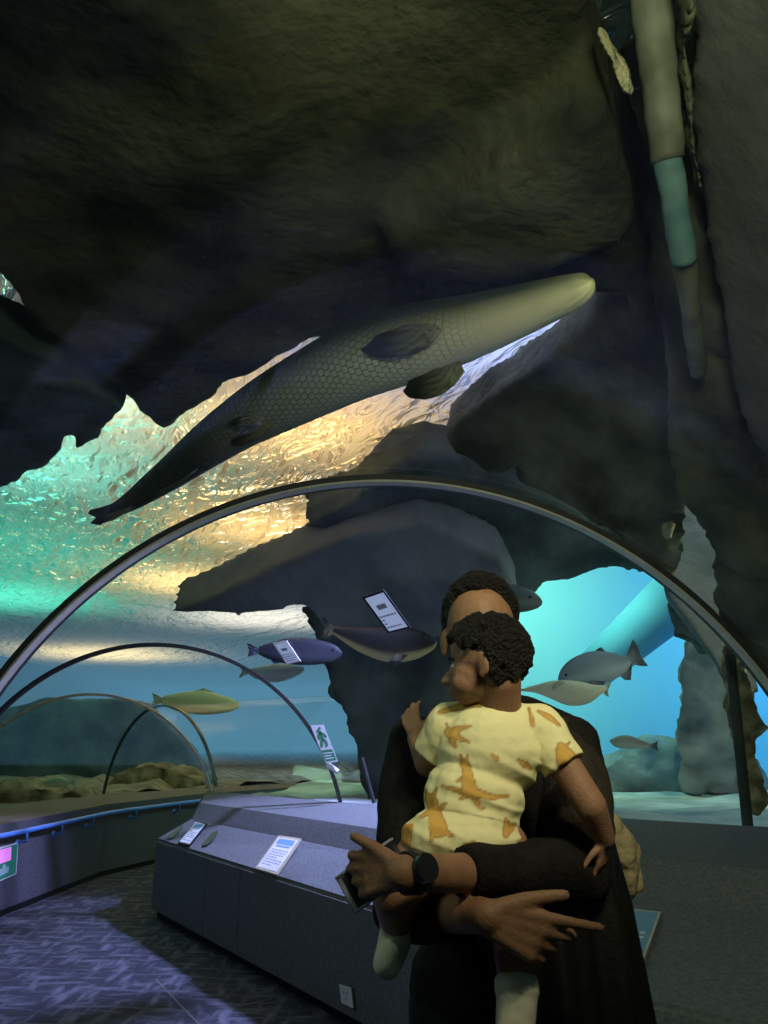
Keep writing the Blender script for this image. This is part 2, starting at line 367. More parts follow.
rock('rock_chunk', 'pale crusted rock lip beside the top of the pale pipe, toward the huge slab', [(596, 30), (606, 34), (616, 52), (626, 78), (632, 100), (622, 92), (612, 66)], plane3((596, 30, 1.95), (632, 100, 2.1), (626, 78, 2.06)), (.02, .03, .05), M['bark'], .012, .02, 7, 65)
rock('rock_chunk', 'pale crusted rock lip beside the pale pipe, along the smooth grey rock', [(676, -20), (690, -20), (692, 10), (684, 44), (690, 90), (694, 150), (702, 190), (694, 190), (684, 140), (678, 60)], plane3((676, -20, 1.9), (702, 190, 2.35), (692, 90, 2.1)), (.02, .03, .05), M['rock'], .014, .025, 6, 67)
for k, (px, Lb) in enumerate([([(600, 770), (640, 744), (690, 742), (740, 752), (770, 775), (770, 800), (600, 795)], 'low teal rock ridge along the back of the tank bed'),
                              ([(100, 795), (125, 768), (150, 762), (175, 770), (205, 778), (205, 792)], 'mossy boulder pile beyond the farthest glass arch'),
                              ([(-20, 815), (-10, 792), (30, 786), (75, 790), (90, 800), (60, 812)], 'mossy green boulders behind the blue handrail')]):
    rock('boulder', Lb, px, ypl((9.4, 13.2, 10.2)[k]), (0, .6, 0), M[('rock_blue', 'moss', 'moss')[k]], .05, .12, 1.5, 43 + k, ridge=True)
rock('rock_wall', 'far dark rock wall seen through the farthest glass arch', [(-80, 716), (0, 706), (60, 700), (110, 697), (150, 708), (180, 735), (200, 770), (206, 800), (-80, 815)], ypl(17), (0, .8, 0), M['rock_teal'], .09, .12, .9, 51)
# pale pipe in the recess
pp = empty('pipe', 'pale pipe with a teal middle length running down the overhead rock recess', 'pipe', at(672, 200, 3.2))
def pxtube(a, b, ra, rb, name, m, parent, n=20):
    A, B = at(*a), at(*b)
    bm = bmesh.new(); K = 12
    K = 30; tube(bm, [A.lerp(B, k / K) for k in range(K + 1)], [ra + (rb - ra) * k / K for k in range(K + 1)], n)
    roughen(bm, .008, 9, 4, 3); return obj(name, bm, m, parent, True)
pxtube((646, -40, 2.0), (668, 160, 2.32), .076, .058, 'upper_pipe', M['pipe'], pp)
pxtube((667, 152, 2.31), (684, 262, 2.6), .050, .048, 'teal_sleeve', M['pipe_teal'], pp)
pxtube((683, 255, 2.59), (699, 372, 3.3), .044, .038, 'lower_pipe', M['pipe'], pp)
# seam of the right pane
a, b = at(730, 655, 5.12), at(748, 828, 5.12)
bm = bmesh.new(); tube(bm, [a, a.lerp(b, .5), b], .035, 8); struct('trim_5', bm, M['rock_teal'])
a, b = at(362, 758, 6.62), at(374, 803, 6.55)
bm = bmesh.new(); tube(bm, [a, b], .016, 8); struct('trim_6', bm, M['dkmetal'])

# ---- blue shadow band across the water
# ================================================================== PEOPLE
def capsule(bm, p0, r0, p1, r1, n=18, flat0=False, flat1=False):
    p0, p1 = V(p0), V(p1); d = p1 - p0; L = d.length
    x, y = frame_of(d); d.normalize(); prof = []
    if not flat0: prof += [(-r0 * math.cos(a), r0 * math.sin(a)) for a in (.25, .6, 1.0, 1.3)]
    prof += [(0, r0)] + [(L * k / 4, r0 + (r1 - r0) * k / 4) for k in (1, 2, 3)] + [(L, r1)]
    if not flat1: prof += [(L + r1 * math.cos(a), r1 * math.sin(a)) for a in (1.3, 1.0, .6, .25)]
    rings = [[bm.verts.new(p0 + d * s + (x * math.cos(2 * math.pi * k / n) + y * math.sin(2 * math.pi * k / n)) * r) for k in range(n)] for s, r in prof]
    for a, b in zip(rings, rings[1:]):
        for k in range(n): bm.faces.new((a[k], a[(k + 1) % n], b[(k + 1) % n], b[k]))
    bm.faces.new(rings[0][::-1]); bm.faces.new(rings[-1])
def chain(bm, pts, rs):
    for i in range(len(pts) - 1): capsule(bm, pts[i], rs[i], pts[i + 1], rs[i + 1])
def ell(bm, c, rad, ax=None, seg=20):
    """ellipsoid with semi-axes rad along the three axes ax (default world)"""
    r = bmesh.ops.create_uvsphere(bm, u_segments=seg, v_segments=seg // 2 + 2, radius=1)
    ax = ax or (V((1, 0, 0)), V((0, 1, 0)), V((0, 0, 1)))
    for v in r['verts']:
        q = v.co.copy(); v.co = V(c) + ax[0] * (q.x * rad[0]) + ax[1] * (q.y * rad[1]) + ax[2] * (q.z * rad[2])
def hand(bm, w, d, back, thumb, curls, s=1.0, spread=.16, thumb_dir=(.55, .75, -.25)):
    """palm, four fingers and a thumb: d along the hand, back = normal of the back of the hand, thumb = thumb side"""
    d, thumb = V(d).normalized(), V(thumb); back = V(back)
    thumb = (thumb - d * thumb.dot(d)).normalized(); b = d.cross(thumb); b = b if b.dot(back) > 0 else -b
    w = V(w); lens = (.040, .046, .042, .033)
    for k in range(4):
        o = (1.5 - k) * .0195 * s
        kn = w + d * (.088 - .004 * abs(k - 1)) * s + thumb * o + b * (.004 * s)
        capsule(bm, w + d * .012 * s + thumb * o * .55, .015 * s, kn, .0118 * s)
        fd = (d + thumb * (1.5 - k) * spread).normalized(); p = kn; c = curls[k]; r = .0098 * s
        bb = (b - fd * b.dot(fd)).normalized()
        for j, f in enumerate((1.0, .68, .56)):
            a = c[j] if isinstance(c, (tuple, list)) else c
            fd, bb = (fd * math.cos(a) - bb * math.sin(a)).normalized(), (bb * math.cos(a) + fd * math.sin(a)).normalized()
            q = p + fd * lens[k] * f * s * 1.08
            capsule(bm, p, r, q, r * .9); p = q; r *= .9
    t0 = w + d * .022 * s + thumb * .020 * s
    td = (d * thumb_dir[0] + thumb * thumb_dir[1] + b * thumb_dir[2]).normalized()
    t1 = t0 + td * .045 * s; capsule(bm, t0, .0165 * s, t1, .0125 * s)
    td2 = (td + d * .35).normalized(); t2 = t1 + td2 * .032 * s; capsule(bm, t1, .0118 * s, t2, .0105 * s)
    t3 = t2 + (td2 + d * .1).normalized() * .024 * s; capsule(bm, t2, .0105 * s, t3, .009 * s)
def head(bm, c, f, u, s=1.0, child=False):
    c, f, u = V(c), V(f).normalized(), V(u); u = (u - f * u.dot(f)).normalized(); r = f.cross(u)
    A = (r, f, u); P = lambda a, b, e: c + r * (a * s) + f * (b * s) + u * (e * s)
    if not child:
        ell(bm, P(0, -.012, .03), (.076 * s, .096 * s, .088 * s), A); ell(bm, P(0, .028, -.02), (.067 * s, .066 * s, .085 * s), A)
        ell(bm, P(0, .045, -.078), (.046 * s, .045 * s, .034 * s), A); ell(bm, P(0, .080, .018), (.055 * s, .014 * s, .012 * s), A)
        capsule(bm, P(0, .088, .006), .009 * s, P(0, .110, -.034), .0155 * s)
        for q in (-1, 1): ell(bm, P(q * .014, .098, -.037), (.010 * s, .010 * s, .008 * s), A)
        ell(bm, P(0, .090, -.064), (.025 * s, .011 * s, .007 * s), A); ell(bm, P(0, .088, -.075), (.022 * s, .011 * s, .008 * s), A)
    else:
        ell(bm, P(0, -.012, .022), (.080 * s, .100 * s, .090 * s), A); ell(bm, P(0, .035, -.032), (.068 * s, .062 * s, .070 * s), A)
        ell(bm, P(0, .055, -.080), (.036 * s, .034 * s, .026 * s), A)
        for q in (-1, 1): ell(bm, P(q * .036, .052, -.052), (.034 * s, .036 * s, .034 * s), A)
        capsule(bm, P(0, .088, -.006), .008 * s, P(0, .112, -.036), .013 * s)
        for q in (-1, 1): ell(bm, P(q * .012, .099, -.038), (.009 * s, .009 * s, .007 * s), A)
        ell(bm, P(0, .094, -.063), (.022 * s, .013 * s, .008 * s), A); ell(bm, P(0, .090, -.074), (.019 * s, .012 * s, .008 * s), A)
    for q in (-1, 1):
        ax = (r, (f + r * q * -.35).normalized(), u)
        ell(bm, P(q * .081, -.012, -.012), (.010 * s, .019 * s, .031 * s), ax, 14); ell(bm, P(q * .080, -.004, -.036), (.008 * s, .010 * s, .010 * s), ax, 10)
    return P, A
def skin_mat(name, a, b): return mat(name, a, b, 22, .55, .12, 180, spec=.35)
M['skin'] = skin_mat('skin_brown', (.23, .118, .062), (.29, .155, .084))
M['skin_child'] = skin_mat('skin_child', (.24, .125, .070), (.30, .16, .092))
M['hair'] = mat('black_hair', (.004, .0035, .003), (.012, .010, .008), 60, .6, .8, 160, spec=.35)
M['blackcloth'] = mat('black_cloth', (.007, .0065, .006), (.013, .012, .010), 40, .85, .25, 140, spec=.15)
M['browncloth'] = mat('dark_brown_cloth', (.022, .018, .013), (.034, .028, .020), 40, .9, .25, 140, spec=.15)
M['trouser'] = mat('black_trousers', (.008, .008, .009), (.013, .013, .014), 30, .9, .2, 120)
M['sock'] = mat('white_sock', (.62, .60, .46), (.72, .69, .54), 30, .95, .12, 60)
M['khaki'] = mat('khaki_cloth', (.30, .24, .12), (.38, .31, .17), 14, .85, .3, 60)
M['eyewhite'] = mat('eye_white', (.3, .28, .25), rough=.2); M['iris'] = mat('dark_iris', (.012, .008, .006), rough=.12)
M['strap'] = mat('black_strap', (.01, .01, .01), rough=.5, spec=.5); M['screen'] = mat('dark_screen', (.02, .022, .025), rough=.15, spec=.6)
M['phone'] = mat('grey_phone', (.22, .24, .30), (.26, .28, .34), 8, .35, spec=.5)
M['orange'] = mat('orange_cloth', (.55, .26, .05), (.65, .34, .08), 18, .9, .2, 90)

# ---- man -----------------------------------------------------------------
man = empty('person', 'man in black clothes with short black hair holding a toddler against his chest', 'person', (.27, 1.75, 0))
mf, mu = V((-.13, -.98, -.05)), V((.03, 0, 1))
hc = at(480.5, 637, 1.70)
bm = bmesh.new(); PH, AH = head(bm, hc, mf, mu, .98)
nb = at(496, 722, 1.76)
capsule(bm, PH(0, -.03, -.06), .058, nb, .062)
SL, EL, WL = at(571, 744, 1.76), at(580, 872, 1.55), at(402, 873, 1.285)
SR, ER, WR = at(418, 748, 1.74), at(404, 908, 1.56), at(486, 916, 1.335)
chest, belly, pel = at(500, 800, 1.79), at(502, 900, 1.80), at(502, 985, 1.80)
chain(bm, [SR + V((.03, .02, .0)), nb + V((0, .02, -.03)), SL + V((-.03, .02, 0))], [.055, .07, .055])
ell(bm, chest, (.165, .105, .19)); ell(bm, belly, (.15, .105, .17)); ell(bm, pel, (.165, .115, .12))
chain(bm, [SL, EL], [.054, .040]); chain(bm, [EL, WL], [.040, .0265])
chain(bm, [SR, ER], [.054, .040]); chain(bm, [ER, WR], [.040, .0265])
hand(bm, WL, (-.66, .62, -.12), (-.6, -.8, .1), (0, .1, 1), [(-.05, 1.25, .9), (.08, 1.3, .9), (.2, 1.3, .9), (.32, 1.3, .9)], .84, .10, (.74, .50, .15))
hand(bm, WR, (.95, -.02, -.33), (.05, -1, .15), (.1, 0, 1), [(.05, .10, .08), (.38, .75, .4), (.65, 1.1, .7), (.8, 1.1, .7)], .98, .10, (.80, .60, .10))
hip = V((pel.x, 1.80, .90)); feet = []
for q in (-1, 1):
    k = V((hip.x + q * .105, 1.78, .49)); a = V((hip.x + q * .12, 1.82, .085))
    chain(bm, [hip + V((q * .085, 0, -.02)), k, a], [.088, .056, .038])
    ell(bm, a + V((q * .015, -.07, -.045)), (.042, .125, .04)); feet.append(a)
bm = remesh(bm, .0048, 2); obj('body', bm, M['skin'], man, True)
# hair: short, thick on top
bm = bmesh.new(); rnd = random.Random(3)
hcap = PH(0, -.012, .035)
for k in range(420):
    dv = V((rnd.gauss(0, 1), rnd.gauss(0, 1), rnd.gauss(0, 1))).normalized()
    if dv.z < -.45 or dv.z * 1.0 - dv.y * 1.05 < .18 and dv.y > -.05: continue
    if dv.y > .35 and dv.z < .55: continue
    p = hcap + AH[0] * dv.x * .078 + AH[1] * dv.y * .100 + AH[2] * dv.z * .092
    g = max(0, dv.z); ell(bm, p + AH[2] * g * .008, (.013 + .004 * g,) * 3, None, 8)
ell(bm, hcap + AH[1] * -.022 + AH[2] * .012, (.075, .088, .083), AH)
bm = remesh(bm, .006, 1); roughen(bm, .003, 60, 2); obj('hair', bm, M['hair'], man, True)
for q in (-1, 1):
    bm = bmesh.new(); ell(bm, PH(q * .031, .078, -.004), (.0125, .012, .0115), AH); e = obj('eye', bm, M['eyewhite'], man, True)
    bm = bmesh.new(); ell(bm, PH(q * .032, .0865, -.004), (.0058, .0045, .0058), AH); obj('iris', bm, M['iris'], man, True)
    bm = bmesh.new(); chain(bm, [PH(q * .014, .0935, .018), PH(q * .032, .092, .024), PH(q * .050, .078, .019)], [.004, .0048, .003]); obj('eyebrow', remesh(bm, .0025), M['hair'], man, True)
# shirt: torso, sleeves (dark brown upper sleeve shows at his shoulder)
bm = bmesh.new()
chain(bm, [SR + V((.02, .01, .0)), nb + V((0, .03, -.03)), SL + V((-.02, .01, 0))], [.068, .084, .062]); chain(bm, [at(512, 722, 1.80), SL + V((-.02, .01, .01))], [.066, .058])
ell(bm, chest, (.185, .125, .21)); ell(bm, belly, (.185, .135, .2)); ell(bm, pel, (.195, .14, .15))
chain(bm, [SL, SL.lerp(EL, .55), EL], [.062, .066, .060])
chain(bm, [SR, SR.lerp(ER, .55), ER], [.070, .068, .058])
cl = EL.lerp(WL, .70); capsule(bm, EL, .060, cl, .043, 18, False, True)
cr = ER.lerp(WR, .62); capsule(bm, ER, .056, cr, .044, 18, False, True)
bm = remesh(bm, .007, 2); roughen(bm, .007, 9, 3, 2)
obj('shirt', bm, M['blackcloth'], man, True)
# brown upper sleeve
bm = bmesh.new(); chain(bm, [SL + V((-.02, .012, .006)), SL.lerp(EL, .3) + V((.004, 0, 0)), SL.lerp(EL, .72) + V((.004, 0, 0))], [.066, .070, .066])
bm = remesh(bm, .007, 2); roughen(bm, .006, 10, 3, 5); obj('sleeve', bm, M['browncloth'], man, True)
# trousers and shoes
bm = bmesh.new(); ell(bm, pel + V((0, 0, -.05)), (.19, .135, .14))
for q, a in zip((-1, 1), feet):
    k = V((hip.x + q * .105, 1.78, .49)); chain(bm, [hip + V((q * .09, 0, -.02)), k, a + V((0, 0, .02))], [.105, .078, .065])
bm = remesh(bm, .009, 2); obj('trousers', bm, M['trouser'], man, True)
for q, a in zip((-1, 1), feet):
    bm = bmesh.new(); ell(bm, a + V((q * .015, -.07, -.04)), (.052, .145, .048)); ell(bm, a + V((0, 0, -.03)), (.05, .06, .055))
    for v in bm.verts: v.co.z = max(v.co.z, .002)
    obj('shoe', remesh(bm, .008, 1), M['black'], man, True)
# jacket: long black cloth hanging in folds round his side
bm = bmesh.new(); K, J = 90, 40; rows = []
for j in range(J + 1):
    t = j / J; row = []
    z = at(560, 850, 1.5).z * (1 - t) + .60 * t
    for k in range(K + 1):
        s = k / K; a = math.radians(-118 + 168 * s)
        rx = .176 + .030 * min(1, t * 1.4); ry = .225 + .05 * t
        top = .02 * math.sin(s * 3.0) * (1 - t)
        w_ = (.010 + .012 * t) * (math.sin(s * 30 + 1.5 * math.sin(t * 3)) + .6 * math.sin(s * 57 + 2 + t * 2)) * min(1, t * 3 + .25)
        cx = hip.x + .045 + .02 * t
        lean = .10 * (1 - t) * (1 if s < .5 else 0) * (1 - s * 2)
        p = V((cx + (rx + w_) * math.cos(a) - lean * .3, 1.745 + (ry + w_) * math.sin(a), z + top - .03 * math.cos(s * 6) * (1 - t)))
        row.append(bm.verts.new(p))
    rows.append(row)
for r, s in zip(rows, rows[1:]):
    for k in range(K): bm.faces.new((r[k], r[k + 1], s[k + 1], s[k]))
r = bmesh.ops.solidify(bm, geom=bm.faces[:], thickness=.006)
M['sheen'] = mat('black_satin', (.014, .013, .011), (.022, .020, .017), 12, .42, .1, 60, spec=.6)
obj('jacket', bm, M['sheen'], man, True)
# watch
def ring(bm, c, d, r, w, t, n=28):
    x, y = frame_of(d); d = d.normalized(); rows = []
    for k in range(n):
        e = x * math.cos(2 * math.pi * k / n) + y * math.sin(2 * math.pi * k / n)
        rows.append([bm.verts.new(c + e * rr + d * s) for rr, s in ((r, -w / 2), (r + t, -w / 2), (r + t, w / 2), (r, w / 2))])
    for k in range(n):
        a, b = rows[k], rows[(k + 1) % n]
        for j in range(4): bm.faces.new((a[j], a[(j + 1) % 4], b[(j + 1) % 4], b[j]))
wd = (WL - EL).normalized(); wc = WL.lerp(EL, .045)
bm = bmesh.new(); ring(bm, wc, wd, .0265, .024, .005); wt = obj('watch', bm, M['strap'], man, True); wt['label'] = 'black wristwatch'
bn = V((.05, -.95, .3)); bn = (bn - wd * bn.dot(wd)).normalized()
bm = bmesh.new(); tube(bm, [wc + bn * .026, wc + bn * .040], .021, 24); obj('watch_case', bm, M['screen'], wt, False)
# phone in his left hand
def rbox(c, ax, size, bev, seg=3):
    b = bmesh.new(); R = Matrix((ax[0], ax[1], ax[2])).transposed(); box(b, c, size, R)
    bmesh.ops.bevel(b, geom=b.edges[:], offset=bev, segments=seg, affect='EDGES'); return b
pa = (at(347, 894, 1.365) - at(386, 866, 1.39)).normalized(); pnorm = V((.1, -1, .1)); pnorm = (pnorm - pa * pnorm.dot(pa)).normalized(); pb = pa.cross(pnorm)
ph = empty('phone', 'grey mobile phone held in the hand with the wristwatch', 'phone', at(370, 880, 1.26))
pc_ = at(347, 894, 1.365) - pa * .053
obj('phone_case', rbox(pc_, (pa, pb, pnorm), (.106, .056, .008), .0035), M['phone'], ph, True)
obj('screen', rbox(pc_ + pnorm * .0042, (pa, pb, pnorm), (.098, .05, .001), .0004, 1), M['screen'], ph)
# khaki bundle behind his elbow
bm = bmesh.new()
for px, py, Y, r in ((606, 836, 1.9, .034), (616, 850, 1.9, .036), (620, 866, 1.91, .032), (619, 880, 1.9, .030), (604, 856, 1.93, .05), (604, 880, 1.93, .05)):
    ell(bm, at(px + 7, py, Y - .06), (r * .8, r, r * 1.5))
for k in range(7):
    capsule(bm, at(611 + k * 4.6, 822 + 4 * k, 1.86 + .008 * k), .0065, at(621 + k * 3.0 - 3 * math.sin(k), 893 - k, 1.865), .0085)
bm = remesh(bm, .0045, 1); roughen(bm, .006, 16, 3, 9)
o = obj('cloth_bundle', bm, M['khaki'], None, True); tag(o, 'khaki cloth bundle sticking out behind the elbow of the man', 'cloth')

# ---- toddler ----------------------------------------------------------------
kid = empty('person', 'toddler in a yellow animal-print shirt seen from behind, carried on an arm', 'person', at(470, 845, 1.47))
kf, ku = V((-.95, .30, -.10)), V((.02, 0, 1))
kc = at(484, 663, 1.47)
bm = bmesh.new(); PK, AK = head(bm, kc, kf, ku, .70, True)
kn = at(497, 712, 1.50)
capsule(bm, PK(0, -.035, -.055), .040, kn, .045)
kch, kw, kh = at(490, 750, 1.50), at(474, 800, 1.49), at(461, 833, 1.48)
KSL, KSR = at(448, 727, 1.52), at(540, 728, 1.50)
chain(bm, [KSL, kn + V((0, 0, -.02)), KSR], [.034, .045, .034])
ell(bm, kch, (.084, .066, .085)); ell(bm, kw, (.078, .064, .08)); ell(bm, kh, (.086, .072, .05))
KEL, KWL = at(428, 764, 1.56), at(417, 738, 1.61)
chain(bm, [KSL, KEL, KWL], [.031, .026, .020])
hand(bm, KWL, (-.25, .4, .85), (-.5, -.8, .1), (.8, -.3, .3), [.35, .4, .45, .5], .52, .12)
KER, KWR = at(591, 806, 1.46), at(604, 838, 1.49)
chain(bm, [KSR, KER, KWR], [.033, .028, .020])
hand(bm, KWR, (-.15, .25, -.95), (.8, -.5, 0), (-.6, -.8, 0), [.25, .3, .35, .4], .52, .12)
KR = [at(500, 848, 1.49), at(514, 918, 1.44), at(517, 995, 1.40)]
chain(bm, KR, [.052, .042, .028]); chain(bm, [KR[2], at(515, 1030, 1.385), at(512, 1046, 1.34)], [.028, .026, .022])
KL = [at(432, 846, 1.46), at(396, 893, 1.43), at(398, 928, 1.50)]
chain(bm, KL, [.050, .042, .029]); chain(bm, [KL[2], at(393, 950, 1.50), at(388, 963, 1.46)], [.026, .023, .019])
bm = remesh(bm, .0038, 2); obj('body', bm, M['skin_child'], kid, True)
# curly hair
bm = bmesh.new(); rnd = random.Random(11); kcap = PK(0, -.014, .026)
for k in range(700):
    dv = V((rnd.gauss(0, 1), rnd.gauss(0, 1), rnd.gauss(0, 1))).normalized()
    if dv.y > .55 and dv.z < .42: continue
    if dv.y > -.1 and dv.z < .12: continue
    if dv.z < -.92: continue
    rr = 1 + rnd.uniform(-.02, .09)
    p = kcap + AK[0] * dv.x * .061 * rr + AK[1] * dv.y * .076 * rr + AK[2] * dv.z * (.074 if dv.z < 0 else .068) * rr
    ell(bm, p, (rnd.uniform(.005, .0085),) * 3, None, 6)
ell(bm, kcap + AK[1] * -.012 + AK[2] * .006, (.060, .072, .067), AK)
bm = remesh(bm, .0038, 1); roughen(bm, .003, 70, 3); obj('hair', bm, M['hair'], kid, True)
for q in (-1, 1):
    bm = bmesh.new(); ell(bm, PK(q * .030, .076, -.004), (.0085, .008, .0065), AK); obj('eye', bm, M['eyewhite'], kid, True)
    bm = bmesh.new(); ell(bm, PK(q * .031, .0805, -.004), (.006, .004, .006), AK); obj('iris', bm, M['iris'], kid, True)
    bm = bmesh.new(); chain(bm, [PK(q * .016, .090, .018), PK(q * .032, .086, .022), PK(q * .046, .074, .017)], [.002, .0028, .0018]); obj('eyebrow', bm, M['hair'], kid, True)
# shorts then shirt
bm = bmesh.new(); ell(bm, kh + V((-.012, 0, -.016)), (.094, .074, .040))
capsule(bm, KL[0] + V((.02, .03, 0)), .048, KL[0].lerp(KL[1], .45) + V((.01, .03, 0)), .046, 18, False, True); capsule(bm, KR[0], .05, KR[0].lerp(KR[1], .3), .048, 18, False, True)
obj('shorts', remesh(bm, .005, 1), M['orange'], kid, True)
bm = bmesh.new()
chain(bm, [KSL + V((0, 0, .002)), kn + V((0, .004, -.028)), KSR + V((0, 0, .002))], [.043, .053, .043])
ell(bm, kch, (.097, .080, .092)); ell(bm, kw, (.092, .078, .085)); ell(bm, kh + V((.006, 0, -.006)), (.101, .088, .060)); ell(bm, at(433, 838, 1.45), (.055, .06, .042))
capsule(bm, KSL, .043, KSL.lerp(KEL, .72), .041, 18, False, True)
capsule(bm, KSR, .043, KSR.lerp(KER, .50), .043, 18, False, True)
bm = remesh(bm, .0032, 3); roughen(bm, .0045, 13, 3, 4)
for v in bm.verts:      # creases gathering across the waist
    q = v.co; k = noise.noise(V((q.x * 7 + q.z * 6, q.y * 7, q.z * 34 + q.x * 9))); low = max(0, min(1, (kch.z + .02 - q.z) / .08))
    v.co += v.normal * (.0045 * (1 - abs(k) * 2.4) * low)
def seg_d(p, a, b):
    ax, ay = a; bx, by = b; dx, dy = bx - ax, by - ay; t = max(0, min(1, ((p[0] - ax) * dx + (p[1] - ay) * dy) / (dx * dx + dy * dy + 1e-9)))
    return math.hypot(p[0] - ax - dx * t, p[1] - ay - dy * t)
# the printed animals, in a flat chart of the back of the shirt (a: capsules x0,y0,x1,y1,r)
ANIM = [  # hopping animals: x0, y0, r0, x1, y1, r1
    (250, 250, 13, 258, 262, 11), (245, 240, 4, 238, 222, 2), (255, 239, 4, 259, 222, 2), (256, 266, 12, 264, 322, 23), (274, 330, 13, 330, 346, 8), (330, 346, 8, 378, 342, 3), (276, 342, 10, 294, 376, 5), (294, 376, 5, 306, 378, 3), (258, 338, 8, 238, 352, 4), (250, 288, 6, 228, 300, 3), (244, 330, 8, 184, 314, 3),
    (150, 352, 17, 156, 362, 14), (140, 340, 5, 131, 320, 2), (160, 338, 5, 168, 318, 2), (156, 376, 15, 172, 438, 27), (174, 384, 7, 194, 364, 3), (142, 392, 6, 122, 404, 4), (190, 446, 10, 216, 462, 3), (158, 455, 9, 150, 474, 5),
    (206, 156, 15, 220, 158, 15), (224, 146, 9, 268, 136, 2), (224, 168, 9, 264, 184, 2), (202, 144, 4, 196, 128, 2), (212, 178, 9, 222, 196, 5),
    (176, 96, 5, 230, 80, 9), (230, 80, 9, 300, 74, 3),
    (372, 410, 4, 378, 440, 14), (378, 440, 14, 372, 458, 8), (388, 440, 7, 398, 424, 3), (250, 492, 8, 276, 486, 10), (276, 486, 10, 294, 494, 4),
    (534, 196, 12, 556, 228, 22), (526, 210, 8, 536, 246, 12), (548, 196, 5, 560, 184, 2), (468, 92, 3, 500, 110, 8), (500, 110, 8, 530, 134, 3), (440, 84, 3, 452, 132, 6),
    (410, 236, 4, 430, 252, 9), (430, 252, 9, 446, 262, 4), (330, 220, 3, 346, 232, 6)]
def seg_t(p, s_):
    x0, y0, r0, x1, y1, r1 = s_; dx, dy = x1 - x0, y1 - y0; t = max(0, min(1, ((p[0] - x0) * dx + (p[1] - y0) * dy) / (dx * dx + dy * dy + 1e-9)))
    return math.hypot(p[0] - x0 - dx * t, p[1] - y0 - dy * t) - r0 - (r1 - r0) * t
me = bpy.data.meshes.new('shirt'); bm.normal_update()
cols = []
for v in bm.verts:
    x, y = to_px(v.co); zx, zy = (x - 380) * 2.954, (y - 680) * 2.954
    c = V((.80, .74, .40))
    if v.normal.y < .35:
        d = min(seg_t((zx, zy), a) for a in ANIM)
        d += 1.0 * noise.noise(V((zx * .06, zy * .06, 0)))
        if d < 5:
            k = max(0, min(1, (2.5 - d) / 4)); e_ = max(0, 1 - abs(d) / 3.6)
            c = c.lerp(V((.64, .38, .09)), k).lerp(V((.30, .14, .04)), e_ * .85)
        if zx < 98 + (zy - 430) * -.12 and zy > 425: c = V((.6, .3, .06))
    else:
        d = noise.noise(v.co * 26); c = V((.62, .36, .09)) if d > .35 else c
    cols.append(c)
bm.to_mesh(me); bm.free()
at_ = me.color_attributes.new('print', 'FLOAT_COLOR', 'POINT')
for i, c in enumerate(cols): at_.data[i].color = (*c, 1)
for p in me.polygons: p.use_smooth = True
def attr_mat(name, attr, rough=.8, bump=.2, bscale=90, spec=.2):
    m = mat(name, (.5, .5, .5), None, 8, rough, bump, bscale, spec=spec); N = m.node_tree.nodes
    a = N.new('ShaderNodeAttribute'); a.attribute_name = attr; m.node_tree.links.new(a.outputs['Color'], N['Principled BSDF'].inputs['Base Color']); return m
M['print'] = attr_mat('printed_shirt', 'print', .9, .06, 60)
o = link('shirt', me, M['print']); o.parent = kid; o.matrix_parent_inverse = Matrix.Translation(kid.location).inverted()
o['label'] = 'pale yellow shirt printed with orange animals'
bm = bmesh.new(); a0 = KR[1].lerp(KR[2], .80)
chain(bm, [KR[1].lerp(KR[2], .86), KR[2]], [.034, .033]); chain(bm, [KR[2], at(515, 1030, 1.385), at(512, 1047, 1.335)], [.033, .031, .026])
for k in range(3): ring(bm, KR[1].lerp(KR[2], .84 + .05 * k), KR[2] - KR[1], .028, .010, .008)
obj('sock', remesh(bm, .004, 2), M['sock'], kid, True)
bm = bmesh.new(); chain(bm, [KL[1].lerp(KL[2], .75), KL[2], at(392, 950, 1.50), at(387, 964, 1.455)], [.033, .031, .028, .024])
obj('sock', remesh(bm, .004, 2), M['sock'], kid, True)
def mixc(a, b, t): t = max(0, min(1, t)); return tuple(x + (y - x) * t for x, y in zip(a, b))
# ================================================================== FISH
M['fishskin'] = attr_mat('fish_skin', 'tone', .5, .12, 60, .4)
def scale_mat():
    m = attr_mat('scaled_skin', 'tone', .55, 0, 60, .35); N = m.node_tree.nodes; L = m.node_tree.links
    uv = N.new('ShaderNodeUVMap'); uv.uv_map = 'scales'
    br = N.new('ShaderNodeTexBrick'); br.offset = .5; br.inputs['Scale'].default_value = 1; br.inputs['Brick Width'].default_value = 1; br.inputs['Row Height'].default_value = 1
    br.inputs['Mortar Size'].default_value = .12; br.inputs['Mortar Smooth'].default_value = 1
    L.new(uv.outputs[0], br.inputs['Vector'])
    bp = N.new('ShaderNodeBump'); bp.inputs['Distance'].default_value = .02; bp.invert = True
    at = [n for n in N if n.type == 'ATTRIBUTE'][0]; L.new(at.outputs['Alpha'], bp.inputs['Strength'])
    L.new(br.outputs['Fac'], bp.inputs['Height']); L.new(bp.outputs[0], N['Principled BSDF'].inputs['Normal']); return m
M['scales'] = scale_mat()
M['fin_dark'] = mat('dark_fin', (.03, .032, .03), (.10, .10, .085), 30, .6, .5, 60, stretch=(1, 6, 1))
M['fin_grey'] = mat('grey_fin', (.10, .12, .13), (.2, .22, .22), 30, .6, .4, 60)
M['fin_pale'] = mat('pale_fin', (.4, .44, .38), (.55, .58, .5), 30, .6, .3, 60)
